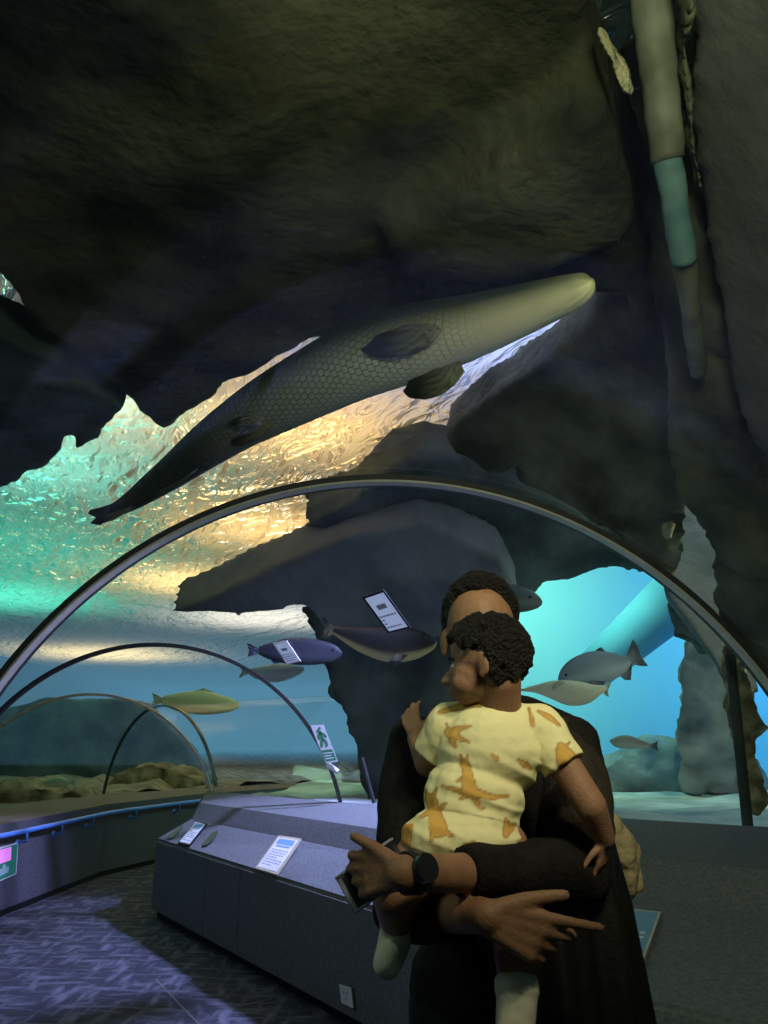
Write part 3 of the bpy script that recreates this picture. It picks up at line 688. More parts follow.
def fish(name, label, spine, tone, m='fishskin', flat=.5, up=V((0, 0, 1)), group=None):
    """spine: (px, py, Y, half-height px) from snout to tail root; tone(s, e) -> colour, e = -1 belly .. 1 back"""
    K = 48; pts = [at(a, b, c) for a, b, c, _ in spine]; hs = [d * (p - CAM).length / FPX * .98 for (a, b, c, d), p in zip(spine, pts)]
    n = len(pts)
    def cr(L, t):
        i = min(int(t), n - 2); f = t - i; g = lambda j: L[max(0, min(n - 1, j))]
        p0, p1, p2, p3 = g(i - 1), g(i), g(i + 1), g(i + 2)
        return (p1 * 2 + (p2 - p0) * f + (p0 * 2 - p1 * 5 + p2 * 4 - p3) * f * f + (p1 * 3 - p0 - p2 * 3 + p3) * f ** 3) * .5
    root = empty(name, label, 'fish', pts[n // 2], group)
    bm = bmesh.new(); uvl = bm.loops.layers.uv.new('scales'); rings = []; R_ = 28; info = {}; dist = 0; prev = None
    for k in range(K + 1):
        t = k / K * (n - 1); p = cr(pts, t); h = max(.002, cr(hs, t)); d = cr(pts, min(t + .05, n - 1)) - cr(pts, max(t - .05, 0))
        x = d.cross(up).normalized(); y = x.cross(d).normalized(); row = []
        if prev: dist += (p - prev).length
        prev = p
        for j in range(R_):
            a = 2 * math.pi * j / R_; e = math.sin(a)
            v = bm.verts.new(p + x * math.cos(a) * h * flat + y * e * h); info[v] = (k / K, e); row.append(v)
        rings.append((row, dist))
    for (a, da), (b, db) in zip(rings, rings[1:]):
        for j in range(R_):
            f = bm.faces.new((a[j], a[(j + 1) % R_], b[(j + 1) % R_], b[j]))
            for l, uv in zip(f.loops, ((j, da), (j + 1, da), (j + 1, db), (j, db))): l[uvl].uv = (uv[0] / R_ * 34, uv[1] * 22)
    bm.faces.new(rings[0][0][::-1]); bm.faces.new(rings[-1][0])
    bm.verts.index_update(); cols = [tone(*info[v]) for v in bm.verts]
    bmesh.ops.recalc_face_normals(bm, faces=bm.faces)
    me = bpy.data.meshes.new('fish_body'); bm.to_mesh(me); bm.free()
    at_ = me.color_attributes.new('tone', 'FLOAT_COLOR', 'POINT')
    for i, c in enumerate(cols): at_.data[i].color = (*c[:3], c[3] if len(c) > 3 else 1)
    for p in me.polygons: p.use_smooth = True
    o = link('fish_body', me, M[m]); o.parent = root; o.matrix_parent_inverse = Matrix.Translation(root.location).inverted()
    return root
def fin_mat(name, a, b):
    m = attr_mat(name, 'tone', .6, 0, 60, .3); return m
M['fin_two_tone'] = attr_mat('fin_two_tone', 'tone', .6, 0, 60, .3)
FINC = {'fin_dark': ((.42, .40, .28), (.02, .025, .02)), 'fin_grey': ((.16, .2, .24), (.05, .07, .09)), 'fin_pale': ((.6, .6, .45), (.42, .5, .42))}
def fin(name, root, px, Y, m, th=.008, dY=None):
    """flat rayed fin with the given outline; dY: distance for each corner; the first corner is farthest from the root"""
    bm = bmesh.new(); pts = [at(a, b, (dY[i] if dY else Y)) for i, (a, b) in enumerate(px)]
    f = poly(bm, pts); f.normal_update(); n = f.normal.copy(); base = root.location
    bk = min(pts, key=lambda p: (p - base).length) if name != 'pectoral_fin' or len(pts) < 10 else pts[5]
    bmesh.ops.triangulate(bm, faces=bm.faces[:])
    for _ in range(3): bmesh.ops.subdivide_edges(bm, edges=bm.edges[:], cuts=1, use_grid_fill=True)
    L_ = max((p - bk).length for p in pts); ex = (sum(pts, V()) / len(pts) - bk).normalized(); ey = n.cross(ex)
    for v in bm.verts:
        q = v.co - bk; an = math.atan2(q.dot(ey), q.dot(ex)); v.co += n * (.006 * math.sin(an * 34) * min(1, q.length / L_ * 1.5))
    r = bmesh.ops.extrude_face_region(bm, geom=bm.faces[:]); bmesh.ops.translate(bm, verts=[g for g in r['geom'] if isinstance(g, bmesh.types.BMVert)], vec=n * th)
    bmesh.ops.recalc_face_normals(bm, faces=bm.faces); ca, cb = FINC[m]; cols = []
    for v in bm.verts:
        q = v.co - bk; an = math.atan2(q.dot(ey), q.dot(ex)); t = q.length / L_; c = mixc(ca, cb, t * 1.5 - .1); cols.append(mixc(c, cb, .35 + .35 * math.sin(an * 34)))
    o = obj(name, bm, M['fin_two_tone'], root); at_ = o.data.color_attributes.new('tone', 'FLOAT_COLOR', 'POINT')
    for i, c in enumerate(cols): at_.data[i].color = (*c, 1)
    return o
def eye(root, px, py, Y, r):
    bm = bmesh.new(); ell(bm, at(px, py, Y), (r, r, r), None, 12); obj('eye', bm, M['iris'], root, True)
# the biggest fish, seen from below, swimming overhead
def aY(px): return 2.72 + (592 - px) / (592 - 95) * 2.45
sp_ = [(593, 281, 3), (586, 286, 13), (570, 293, 18), (545, 302, 22), (510, 314, 27), (470, 327, 32), (430, 338, 37), (390, 350, 39), (350, 364, 38), (310, 384, 35), (270, 405, 31), (235, 426, 26), (205, 447, 22), (175, 470, 17), (150, 488, 13), (128, 503, 9), (112, 511, 6)]
def tone_a(s, e):
    c = mixc((.92, .86, .5), (.78, .7, .44), s / .25) if s < .25 else mixc((.78, .7, .44), (.5, .52, .40), (s - .25) / .25) if s < .5 else mixc((.5, .52, .40), (.02, .03, .03), (s - .48) / .28)
    k = max(0, min(1, (e + .15) / .8)); dark = (.05, .075, .055) if s > .2 else mixc((.45, .42, .22), (.05, .075, .055), s / .2)
    c = mixc(c, dark, k)
    if s > .55 and (abs(e + .35) < .07 or abs(e - .3) < .05): c = mixc(c, (.5, .55, .5), .6)
    if s < .2: 
        q = noise.noise(V((s * 9, e * 14, 0))); c = mixc(c, (.35, .30, .15), max(0, q) * .8)
    return (*c, max(0, min(.8, (s - .2) * 4)))
ara = fish('arapaima', 'biggest fish, pale-headed and heavily scaled, swimming overhead under the rock slab', [(a, b, aY(a), c) for a, b, c in sp_], tone_a, 'scales', .8, V((0, -.5, 1)))
def fA(name, px, off, m='fin_dark'): return fin(name, ara, px, 0, m, .012, [aY(a) - off for a, b in px])
fA('pectoral_fin', [(362, 350), (372, 357), (392, 358), (412, 353), (432, 342), (442, 330), (436, 325), (418, 324), (398, 328), (378, 337)], .22)
fA('pectoral_fin', [(404, 391), (410, 398), (424, 400), (440, 396), (454, 386), (465, 372), (460, 362), (446, 367), (426, 374), (411, 382)], .10)
fA('pelvic_fin', [(230, 440), (236, 447), (250, 443), (264, 434), (274, 424), (262, 424), (246, 430)], .08)
fA('pelvic_fin', [(228, 424), (240, 428), (256, 424), (262, 414), (250, 412)], .22)
fA('anal_fin', [(214, 452), (196, 470), (172, 488), (150, 500), (132, 508), (128, 503), (150, 486), (180, 466), (205, 448)], .03)
fA('dorsal_fin', [(186, 446), (168, 458), (146, 480), (124, 498), (130, 503), (160, 482), (186, 462)], .0)
fA('tail_fin', [(134, 497), (120, 502), (104, 507), (91, 510), (90, 514), (97, 518), (92, 524), (100, 525), (116, 519), (134, 508)], .02)
# pacu in the bright blue water
def tone_p(dark, belly, lo=-.4):
    return lambda s, e: mixc(belly, dark, (e - lo) / .5)
f2 = fish('pacu', 'dark grey fish with forked tail and trailing fins in the bright blue water', [(559, 681, 7.2, 2), (566, 677, 7.2, 9), (578, 672, 7.2, 14), (594, 668, 7.2, 16), (608, 666, 7.2, 14), (620, 664, 7.2, 10), (629, 660, 7.2, 4)], tone_p((.10, .16, .22), (.20, .28, .33)), flat=.35)
fin('tail_fin', f2, [(626, 657), (630, 646), (633, 639), (637, 645), (641, 656), (648, 666), (640, 666), (632, 664), (626, 663)], 7.2, 'fin_grey')
fin('anal_fin', f2, [(615, 672), (628, 663), (632, 664), (631, 680), (625, 680)], 7.2, 'fin_grey')
fin('dorsal_fin', f2, [(592, 654), (597, 649), (601, 647), (606, 652), (609, 655)], 7.2, 'fin_grey')
fin('pectoral_fin', f2, [(590, 680), (606, 681), (600, 690), (592, 686)], 7.12, 'fin_grey'); eye(f2, 566, 675, 7.08, .012)
f3 = fish('catfish', 'pale cream fish swimming just below the dark fork-tailed one', [(522, 690, 6.9, 1), (536, 689, 6.9, 4), (553, 690, 6.9, 9), (570, 693, 6.9, 12), (586, 693, 6.9, 10), (598, 690, 6.9, 5), (606, 687, 6.9, 2)], tone_p((.55, .62, .45), (.75, .72, .5)), flat=.45)
fin('tail_fin', f3, [(600, 690), (608, 682), (611, 684), (608, 690), (609, 697), (604, 694)], 6.9, 'fin_pale')
fin('whisker', f3, [(526, 690), (514, 687), (513, 688), (526, 692)], 6.9, 'fin_pale'); fin('pectoral_fin', f3, [(552, 690), (566, 683), (560, 680), (553, 684)], 6.86, 'fin_pale')
f4 = fish('catfish', 'dark fish whose blunt head shows behind the hair of the man', [(542, 603, 6.9, 2), (537, 602, 6.9, 7), (526, 600, 6.9, 12), (508, 598, 6.9, 15), (492, 597, 6.9, 16), (476, 596, 6.9, 11), (462, 595, 6.9, 5)], tone_p((.035, .06, .065), (.07, .10, .10)), flat=.6)
fin('tail_fin', f4, [(464, 592), (452, 586), (455, 594), (452, 602), (464, 598)], 6.9, 'fin_dark'); eye(f4, 530, 597, 6.72, .014); fin('pectoral_fin', f4, [(512, 608), (500, 622), (492, 620), (498, 608)], 6.8, 'fin_dark')
f5 = fish('pacu', 'small slate fish with notched tail beside the rock pillar', [(342, 654, 6.95, 2), (332, 653, 6.95, 9), (312, 652, 6.95, 13), (290, 651, 6.95, 13), (272, 651, 6.95, 9), (259, 650, 6.95, 4)], tone_p((.025, .032, .05), (.05, .06, .08)), flat=.35)
fin('tail_fin', f5, [(262, 649), (254, 646), (247, 643), (249, 650), (248, 657), (255, 655), (262, 653)], 6.95, 'fin_grey')
fin('anal_fin', f5, [(268, 656), (274, 664), (284, 662), (286, 658)], 6.95, 'fin_grey'); fin('dorsal_fin', f5, [(276, 644), (284, 638), (300, 639), (304, 641)], 6.95, 'fin_grey'); eye(f5, 333, 650, 6.86, .012)
f6 = fish('redtail_catfish', 'dark-backed fish with a golden belly crossing the rock pillar', [(436, 640, 7.0, 2), (430, 642, 7.0, 9), (412, 644, 7.0, 16), (390, 644, 7.0, 18), (366, 640, 7.0, 14), (346, 634, 7.0, 8), (334, 630, 7.0, 4)], lambda s, e: mixc((.55, .45, .18), (.018, .022, .022), (e + .72) / .3), flat=.6)
fin('tail_fin', f6, [(337, 629), (322, 616), (326, 628), (320, 640), (336, 633)], 7.0, 'fin_dark'); eye(f6, 424, 634, 6.85, .014); fin('pectoral_fin', f6, [(408, 655), (396, 666), (388, 662), (396, 654)], 6.9, 'fin_dark')
f7 = fish('pale_fish_shape', 'long cream reflection built as a fish beyond the second arch', [(240, 705, 10.6, 2), (228, 705, 10.6, 7), (204, 703, 10.6, 11), (180, 702, 10.6, 9), (163, 700, 10.6, 4)], tone_p((.45, .5, .3), (.85, .82, .55)), flat=.5)  # pale oval reflection, given a fish body
fin('tail_fin', f7, [(165, 699), (152, 692), (154, 700), (151, 707), (164, 702)], 10.6, 'fin_pale'); fin('dorsal_fin', f7, [(190, 692), (204, 688), (214, 692)], 10.6, 'fin_pale')  # fins added to the fish-shaped reflection
f8 = fish('pale_fish_shape', 'pale blue fish below the slate fish with the notched tail', [(304, 669, 8.6, 2), (294, 671, 8.6, 6), (276, 673, 8.6, 9), (258, 673, 8.6, 6), (248, 671, 8.6, 2)], tone_p((.35, .5, .6), (.65, .75, .75)), flat=.5)
fin('tail_fin', f8, [(250, 671), (240, 664), (242, 671), (239, 678), (250, 673)], 8.6, 'fin_pale')
f9 = fish('pale_fish_shape', 'small green-silver fish over the mossy boulders behind the handrail', [(43, 783, 9.6, 1), (50, 783, 9.6, 3.4), (60, 782, 9.6, 4.2), (69, 783, 9.6, 2)], tone_p((.3, .42, .3), (.6, .68, .5)), flat=.5)
fin('tail_fin', f9, [(68, 783), (76, 778), (75, 783), (77, 787), (69, 784)], 9.6, 'fin_pale')
f10 = fish('grey_fish', 'grey-brown fish resting on the tank bed under the dark fork-tailed fish', [(610, 741, 8.0, 1), (617, 742, 8.0, 5), (628, 742, 8.0, 6), (640, 744, 8.0, 4), (650, 746, 8.0, 2)], tone_p((.12, .15, .15), (.25, .28, .26)), flat=.6)
fin('tail_fin', f10, [(648, 746), (658, 741), (657, 746), (659, 751), (649, 747)], 8.0, 'fin_grey')
# ================================================================== SIGNS AND FITTINGS
from mathutils.bvhtree import BVHTree
def quad_panel(root, name, c, n, th, m):
    """flat plate over four corners c, th thick along n"""
    bm = bmesh.new(); f = poly(bm, c); r = bmesh.ops.extrude_face_region(bm, geom=[f])
    bmesh.ops.translate(bm, verts=[g for g in r['geom'] if isinstance(g, bmesh.types.BMVert)], vec=n * th); bmesh.ops.recalc_face_normals(bm, faces=bm.faces)
    return obj(name, bm, m, root)
def bil(c, u, v): return c[0].lerp(c[1], u).lerp(c[3].lerp(c[2], u), v)
def sub(c, u0, u1, v0, v1): return [bil(c, u0, v0), bil(c, u1, v0), bil(c, u1, v1), bil(c, u0, v1)]
def bars(root, name, c, n, rects, m, lift):
    bm = bmesh.new()
    for u0, u1, v0, v1 in rects: poly(bm, [p + n * lift for p in sub(c, u0, u1, v0, v1)])
    bmesh.ops.recalc_face_normals(bm, faces=bm.faces)
    return obj(name, bm, m, root)
def text_rows(rnd, v0, v1, rows):
    out = []
    for k in range(rows):
        v = v0 + (v1 - v0) * k / rows; u = .14
        while u < .8:
            w_ = rnd.uniform(.05, .16); out.append((u, min(.86, u + w_), v, v + (v1 - v0) / rows * .45)); u += w_ + .03
            if rnd.random() < .12: break
    return out
def slope_plane(i):
    a, b, c = V((*Cc[i], HC)), V((*Cc[i + 1], HC)), V((*Bb[i], HB)); n = (b - a).cross(c - a).normalized(); return (a, n if n.z > 0 else -n)
def front_plane(i):
    a, b = V((*Cc[i], 0)), V((*Cc[i + 1], 0)); d = b - a; n = V((d.y, -d.x, 0)).normalized(); return (a, n if n.y < 0 else -n)
rnd = random.Random(5)
SP = slope_plane(0)
def info_panel(px, pl, label, frame_m, rows=7):
    c = [on_plane(x, y, pl) for x, y in px]; n = pl[1]; c = [p + n * .006 for p in c]
    root = empty('information_panel', label, 'sign', sum(c, V()) / 4, None)
    quad_panel(root, 'frame', c, n, .012, frame_m); quad_panel(root, 'panel_face', sub(c, .08, .92, .05, .93), n, .0135, M['white'])
    bars(root, 'printed_text', c, n, text_rows(rnd, .14, .62, rows), M['ink'], .0145)
    bars(root, 'printed_picture', c, n, [(.14, .86, .74, .90), (.2, .8, .66, .71)], M['inkblue'], .0145)
    return root
info_panel([(178.5, 844.8), (190.3, 847.5), (207.9, 825.2), (196.7, 822.5)], SP, 'small white information panel between two dark slots on the console top', M['black'])
info_panel([(256, 870.5), (278, 877.4), (302, 841), (279.5, 837.7)], SP, 'larger white information panel in a pale frame, alone on the console top', M['metal'])
RP = slope_plane(2)
c = [(585, 978), (640, 981), (662, 918), (610, 912)]
pl = (V((*Cc[2], HC)), RP[1])
cc = [on_plane(x, y, RP) + RP[1] * .01 for x, y in c]
ip = empty('information_panel', 'blue information panel half hidden behind the black jacket of the man', 'sign', sum(cc, V()) / 4)
quad_panel(ip, 'frame', cc, RP[1], .014, M['metal']); M['bluep'] = mat('blue_panel', (.12, .30, .42), (.16, .36, .5), 6, .5)
quad_panel(ip, 'panel_face', sub(cc, .03, .95, .04, .97), RP[1], .0155, M['bluep'])
bars(ip, 'printed_text', cc, RP[1], text_rows(rnd, .2, .8, 8), M['white'], .0165)
# speaker slots in the console top
dv = (on_plane(207.9, 825.2, SP) - on_plane(190.3, 847.5, SP)).normalized(); du = dv.cross(SP[1])
for px, py in ((176, 833), (211, 839)):
    bm = bmesh.new(); q = on_plane(px, py, SP) + SP[1] * .004
    poly(bm, [q + dv * .135 * math.cos(a) + du * .042 * math.sin(a) for a in [2 * math.pi * k / 32 for k in range(32)]])
    bm.normal_update()
    r = bmesh.ops.extrude_face_region(bm, geom=bm.faces[:]); bmesh.ops.translate(bm, verts=[g for g in r['geom'] if isinstance(g, bmesh.types.BMVert)], vec=SP[1] * .004)
    bmesh.ops.recalc_face_normals(bm, faces=bm.faces); obj('speaker_slot', bm, M['dkmetal'], console)
# socket low on the console front
FP = front_plane(0)
c = [on_plane(x, y, FP) + FP[1] * .002 for x, y in ((343.6, 1002.5), (354.5, 1007.8), (352.3, 987.3), (341.4, 983.8))]
so = empty('wall_socket', 'white wall socket low on the console front', 'socket', sum(c, V()) / 4)
quad_panel(so, 'plate', c, FP[1], .012, M['white']); bars(so, 'pin_hole', c, FP[1], [(.3, .42, .55, .72), (.58, .7, .55, .72), (.44, .56, .25, .4)], M['ink'], .0125)
quad_panel(so, 'back_box', [p - FP[1] * .001 for p in sub(c, -.1, 1.18, -.08, 1.0)], FP[1], .006, M['dkmetal'])
# handrail on the outer wall
hr = empty('handrail', 'blue tubular handrail along the curved outer corridor wall', 'handrail', (-3.0, 7, .62))
def wall_pt(px, h, off):
    rr = ray(px, 512)
    for a, b in zip(W, W[1:]):
        dx, dy = b[0] - a[0], b[1] - a[1]; den = rr.y * dx - rr.x * dy
        if abs(den) < 1e-9: continue
        t = (rr.x * a[1] - rr.y * a[0]) / den
        # exact azimuth needs the height: iterate
        if 0 <= t <= 1: return V((a[0] + dx * t, a[1] + dy * t, h)), V((dy, -dx, 0)).normalized()
bm = bmesh.new(); pts = []
WW = [V((x, y, .655)) for x, y in W]
for i, p in enumerate(WW):
    d = (WW[min(i + 1, len(WW) - 1)] - WW[max(i - 1, 0)]); n = V((d.y, -d.x, 0)).normalized(); pts.append(p + n * .085)
fine = []
for i in range(len(pts) - 1):
    for k in range(8): fine.append(pts[i].lerp(pts[i + 1], k / 8))
fine.append(pts[-1]); 
for _ in range(2): fine = [fine[0]] + [(fine[i - 1] + fine[i] * 2 + fine[i + 1]) / 4 for i in range(1, len(fine) - 1)] + [fine[-1]]
tube(bm, fine, .021, 14); obj('rail', bm, M['rail'], hr, True)
for px in (28, 67, 98, 140, 182):
    best = min(fine, key=lambda p: abs(to_px(p)[0] - px)); q, n = None, None
    i = fine.index(best); d = fine[min(i + 1, len(fine) - 1)] - fine[max(i - 1, 0)]; n = V((d.y, -d.x, 0)).normalized()
    bm = bmesh.new(); tube(bm, [best, best + V((0, 0, -.09)), best + V((0, 0, -.10)) - n * .088], .012, 8)
    tube(bm, [best + V((0, 0, -.10)) - n * .088, best + V((0, 0, -.10)) - n * .076], .03, 12)
    obj('bracket', bm, M['rail'], hr, True)
# green sign on the outer wall
a, b = V((*W[2], 0)), V((*W[3], 0)); d = b - a; WP = (a, V((d.y, -d.x, 0)).normalized())
c = [on_plane(x, y, WP) + WP[1] * .004 for x, y in ((-26, 892), (14.8, 874), (17, 842.5), (-26, 854))]
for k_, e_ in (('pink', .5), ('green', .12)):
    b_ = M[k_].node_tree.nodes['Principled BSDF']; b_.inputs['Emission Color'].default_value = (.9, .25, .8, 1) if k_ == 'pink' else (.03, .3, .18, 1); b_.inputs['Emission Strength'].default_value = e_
es = empty('wall_sign', 'green sign with painted pink light in a thin white frame on the outer wall', 'sign', sum(c, V()) / 4)
quad_panel(es, 'frame', c, WP[1], .01, M['white']); quad_panel(es, 'sign_face', sub(c, .03, .975, .04, .96), WP[1], .012, M['green'])
bars(es, 'pink_light', c, WP[1], [(.12, .82, .52, .93)], M['pink'], .0128)  # pink light falling on the sign, painted and made to glow
M['paleg'] = mat('pale_green_print', (.45, .66, .62), rough=.6)
bars(es, 'pictogram', c, WP[1], [(.2, .78, .16, .36), (.62, .7, .36, .46), (.3, .45, .36, .42)], M['paleg'], .0128)
# sign clipped to the second arch
c = [at(x, y, 6.50) for x, y in ((326, 763.5), (338, 761.6), (323.5, 724.7), (310.4, 725.4))]; n = (c[1] - c[0]).cross(c[3] - c[0]).normalized(); n = n if n.y < 0 else -n
ns = empty('arch_sign', 'white and green notice clipped to the second arch', 'sign', sum(c, V()) / 4)
quad_panel(ns, 'plate', c, n, .012, M['white']); bars(ns, 'green_band', c, n, [(.06, .94, .05, .34)], M['green'], .0128)
bars(ns, 'printed_text', c, n, [(.14, .86, .24, .27), (.14, .7, .17, .2), (.14, .8, .10, .13)], M['white'], .0134)
bm = bmesh.new()
def stroke(pts, r):
    for p, q in zip(pts, pts[1:]):
        P_, Q_ = bil(c, *p) + n * .0135, bil(c, *q) + n * .0135; d = (Q_ - P_).normalized(); s = d.cross(n) * r; poly(bm, [P_ - s, Q_ - s, Q_ + s, P_ + s])
stroke([(.45, .9), (.55, .86)], .02); stroke([(.5, .84), (.5, .62)], .012); stroke([(.5, .8), (.25, .7), (.3, .62)], .008); stroke([(.5, .8), (.75, .74), (.85, .66)], .008)
stroke([(.5, .62), (.3, .52), (.22, .42)], .01); stroke([(.5, .62), (.7, .54), (.62, .42)], .01); obj('pictogram', bm, M['green'], ns)
bm = bmesh.new(); tube(bm, [at(327, 764, 6.52), at(338, 772, 6.52)], .02, 8); obj('clip', bm, M['white'], ns)
# reflections of the console panels, built as glowing plates on the acrylic
M['lit'] = mat('reflection_glow', (.7, .78, .92), rough=.6); M['lit'].node_tree.nodes['Principled BSDF'].inputs['Emission Color'].default_value = (.5, .62, 1, 1); M['lit'].node_tree.nodes['Principled BSDF'].inputs['Emission Strength'].default_value = .3
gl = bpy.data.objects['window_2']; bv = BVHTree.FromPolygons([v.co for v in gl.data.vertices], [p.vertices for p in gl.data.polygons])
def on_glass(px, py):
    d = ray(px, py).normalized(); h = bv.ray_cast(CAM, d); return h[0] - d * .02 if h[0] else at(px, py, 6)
for px, lab, fm in (([(388.5, 633), (411, 627.5), (384, 589.5), (362, 597)], 'tilted white panel reflection built as a plate on the acrylic above the rock pillar', M['black']), ([(287, 664), (301, 661), (287, 640.5), (273, 643)], 'narrow panel reflection built on the acrylic beside the tail of the slate fish', M['white'])):
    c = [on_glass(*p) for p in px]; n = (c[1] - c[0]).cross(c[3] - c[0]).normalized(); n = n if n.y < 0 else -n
    no = empty('glass_reflection', lab, 'sign', sum(c, V()) / 4)
    quad_panel(no, 'reflection_back', c, n, .006, fm); quad_panel(no, 'reflection_face', sub(c, .1, .92, .05, .95), n, .0075, M['lit'])
    bars(no, 'printed_text', c, n, text_rows(rnd, .12, .5, 4) + [(.3, .7, .6, .72)], M['ink'], .0085)  # text lines built on the panel reflections
# pale seams in the carpet
def fpt(px, py): 
    d = ray(px, py); return CAM + d * (-CAM.z / d.z) + V((0, 0, .003))
for a, b in (((156, 980), (200, 1026)), ((236, 1007), (272, 999))):
    p, q = fpt(*a), fpt(*b); s = (q - p).normalized().cross(V((0, 0, 1))) * .006
    bm = bmesh.new(); poly(bm, [p - s, q - s, q + s, p + s]); struct('trim_%d' % (7 if a[0] < 200 else 8), bm, M['felt'])
# slanted shadow band across the bright water, built as a blue tube
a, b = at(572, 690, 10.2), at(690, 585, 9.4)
bm = bmesh.new(); tube(bm, [a, b], [.22, .38], 12); roughen(bm, .03, 2); M['shadow_band'] = mat('blue_shadow_band', (.10, .36, .58), (.12, .40, .62), 2, .9)
o = obj('slanted_shadow_band', bm, M['shadow_band'], None, True); tag(o, 'broad blue shadow band slanting up across the bright water to the weathered rock face', 'shadow_band')
# ---- water haze: absorbing, faintly glowing water in the far half of the tank
def haze(name, lab, lo, hi, dens, col, glow):
    bm = bmesh.new(); box(bm, [(a + b) / 2 for a, b in zip(lo, hi)], [b - a for a, b in zip(lo, hi)])
    m = bpy.data.materials.new(name); m.use_nodes = True; N = m.node_tree.nodes; L = m.node_tree.links; N.remove(N['Principled BSDF'])
    ab = N.new('ShaderNodeVolumeAbsorption'); ab.inputs['Color'].default_value = (0, 0, 0, 1); ab.inputs['Density'].default_value = dens
    em = N.new('ShaderNodeEmission'); em.inputs[0].default_value = (*col, 1); em.inputs[1].default_value = dens * glow
    ad = N.new('ShaderNodeAddShader'); L.new(ab.outputs[0], ad.inputs[0]); L.new(em.outputs[0], ad.inputs[1]); L.new(ad.outputs[0], N['Material Output'].inputs['Volume'])
    o = obj(name, bm, m); tag(o, lab, 'water', None, 'stuff')
haze('water_haze', 'murky blue water filling the far end of the tank', (-13.9, 15.5, .95), (.98, 44.9, 4.38), .05, (.11, .30, .46), 1)
haze('water_haze', 'clear cyan water in front of the bright back wall', (1.05, 8.8, 1.02), (8.9, 10.95, 4.35), .09, (.08, .36, .48), 1)
# ================================================================== CAMERA, LIGHT
cam = bpy.data.cameras.new('camera'); co = bpy.data.objects.new('camera', cam); C.objects.link(co)
cam.sensor_fit = 'HORIZONTAL'; cam.sensor_width = 36; cam.lens = 36 * FPX / 768
co.location = CAM; co.rotation_euler = (math.pi / 2 + PITCH, 0, 0); bpy.context.scene.camera = co
cam.clip_start = .02
def area(name, loc, target, size, power, col, spread=None, sy=None):
    l = bpy.data.lights.new(name, 'AREA'); l.energy = power; l.color = col; l.size = size
    if sy: l.shape = 'RECTANGLE'; l.size_y = sy
    if spread: l.spread = math.radians(spread)
    o = bpy.data.objects.new(name, l); C.objects.link(o); o.location = loc
    o.rotation_euler = (V(target) - V(loc)).to_track_quat('-Z', 'Y').to_euler(); return o
def spot(name, loc, target, power, col, ang, blend=.6, r=.1):
    l = bpy.data.lights.new(name, 'SPOT'); l.energy = power; l.color = col; l.spot_size = math.radians(ang); l.spot_blend = blend; l.shadow_soft_size = r
    o = bpy.data.objects.new(name, l); C.objects.link(o); o.location = loc
    o.rotation_euler = (V(target) - V(loc)).to_track_quat('-Z', 'Y').to_euler(); return o
# lamps over the water
ZL = 5.5
area('lamp_gold', (-.7, 7.0, ZL), (-.7, 7.0, 0), 1.2, 50, (1, .56, .17))
area('lamp_gold_mid', (-1.7, 11, ZL), (-1.7, 11, 0), 1.6, 68, (1, .56, .18))
area('lamp_gold_far', (-3.6, 15.0, ZL), (-3.6, 15.0, 0), 2.0, 110, (1, .60, .22))
area('lamp_gold_end', (-10, 28, ZL + .6), (-10, 28, 0), 4, 520, (1, .70, .32))
area('lamp_pale', (-3.0, 19.5, ZL + .4), (-3.0, 19.5, 0), 3, 190, (.95, .80, .68))
area('lamp_teal', (-6.2, 12.0, ZL + .8), (-6.2, 12.0, 0), 4, 110, (.08, .85, .60))
area('lamp_teal_far', (-8.2, 16.5, ZL + .5), (-8.2, 16.5, 0), 3, 150, (.10, .9, .62))
area('lamp_teal_near', (-4.0, 8.0, ZL + .1), (-4.0, 8.0, 0), 1.6, 46, (.30, 1, .78))
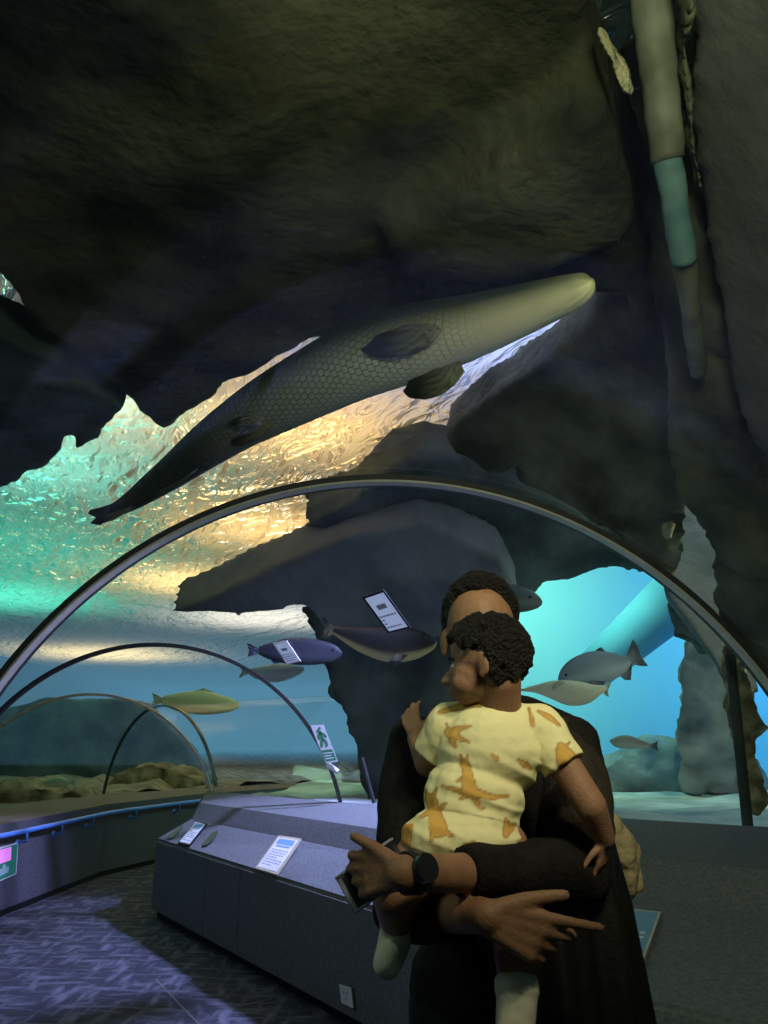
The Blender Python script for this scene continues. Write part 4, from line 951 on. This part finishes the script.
area('lamp_cream', (-2.6, 6.6, ZL), (-2.6, 6.6, 0), .5, 22, (1, .85, .55))
area('lamp_violet', (.6, 5.2, ZL), (.6, 5.2, 0), 1.0, 50, (.42, .48, 1))
area('lamp_white', (1.4, 4.2, ZL), (1.4, 4.2, 0), .6, 22, (.9, .95, 1))
# tank lamps, added under the surface because the water sheet blocks light from above
area('added_lamp_blue_wall', (6.5, 9.8, 4.2), (5.2, 11.8, 1.8), 1.5, 190, (.10, .45, 1))
area('added_lamp_green_wall', (2.0, 9.0, 4.1), (1.9, 11.2, 2.4), 1.2, 120, (.50, 1, .62))
area('added_lamp_far_blue', (-.5, 16, 4.1), (-2, 30, 1.5), 3, 260, (.22, .5, 1))
area('added_lamp_bed', (3.2, 7.0, 4.0), (3.0, 7.0, .8), 1.6, 26, (.7, 1, .9))
area('fill_column', (3.2, 4.9, 2.4), (2.6, 5.8, 1.3), .3, 30, (.95, 1, .7))  # unseen light added only to brighten the pale column
spot('lamp_console', (.9, 6.1, 3.65), (-1.7, 5.0, .2), 1350, (.42, .44, 1), 84, .45, .15)
area('fill_rock', (.5, .2, 2.5), (.9, 2.4, 3.8), .5, 34, (.95, 1, .66))  # unseen fill added inside the tunnel for overhead rock and big fish
area('fill_corridor', (-1.2, 1.2, 2.3), (-.4, 4, .3), .5, 5, (.75, 1, .8))  # weak unseen fill added for the console front and the people
# corridor lamp above the people
spot('lamp_people', (.75, .25, 2.75), (.16, 1.55, 1.50), 66, (1, .86, .60), 33, .9, .08)
w = bpy.data.worlds.new('world'); bpy.context.scene.world = w; w.use_nodes = True
w.node_tree.nodes['Background'].inputs[0].default_value = (.35, .6, .55, 1); w.node_tree.nodes['Background'].inputs[1].default_value = .06
sc = bpy.context.scene
sc.view_settings.view_transform = 'Standard'; sc.view_settings.look = 'None'
sc.cycles.max_bounces = 10; sc.cycles.transparent_max_bounces = 24; sc.cycles.use_denoising = True
sc.cycles.sample_clamp_indirect = 4; sc.cycles.caustics_refractive = False; sc.cycles.caustics_reflective = False
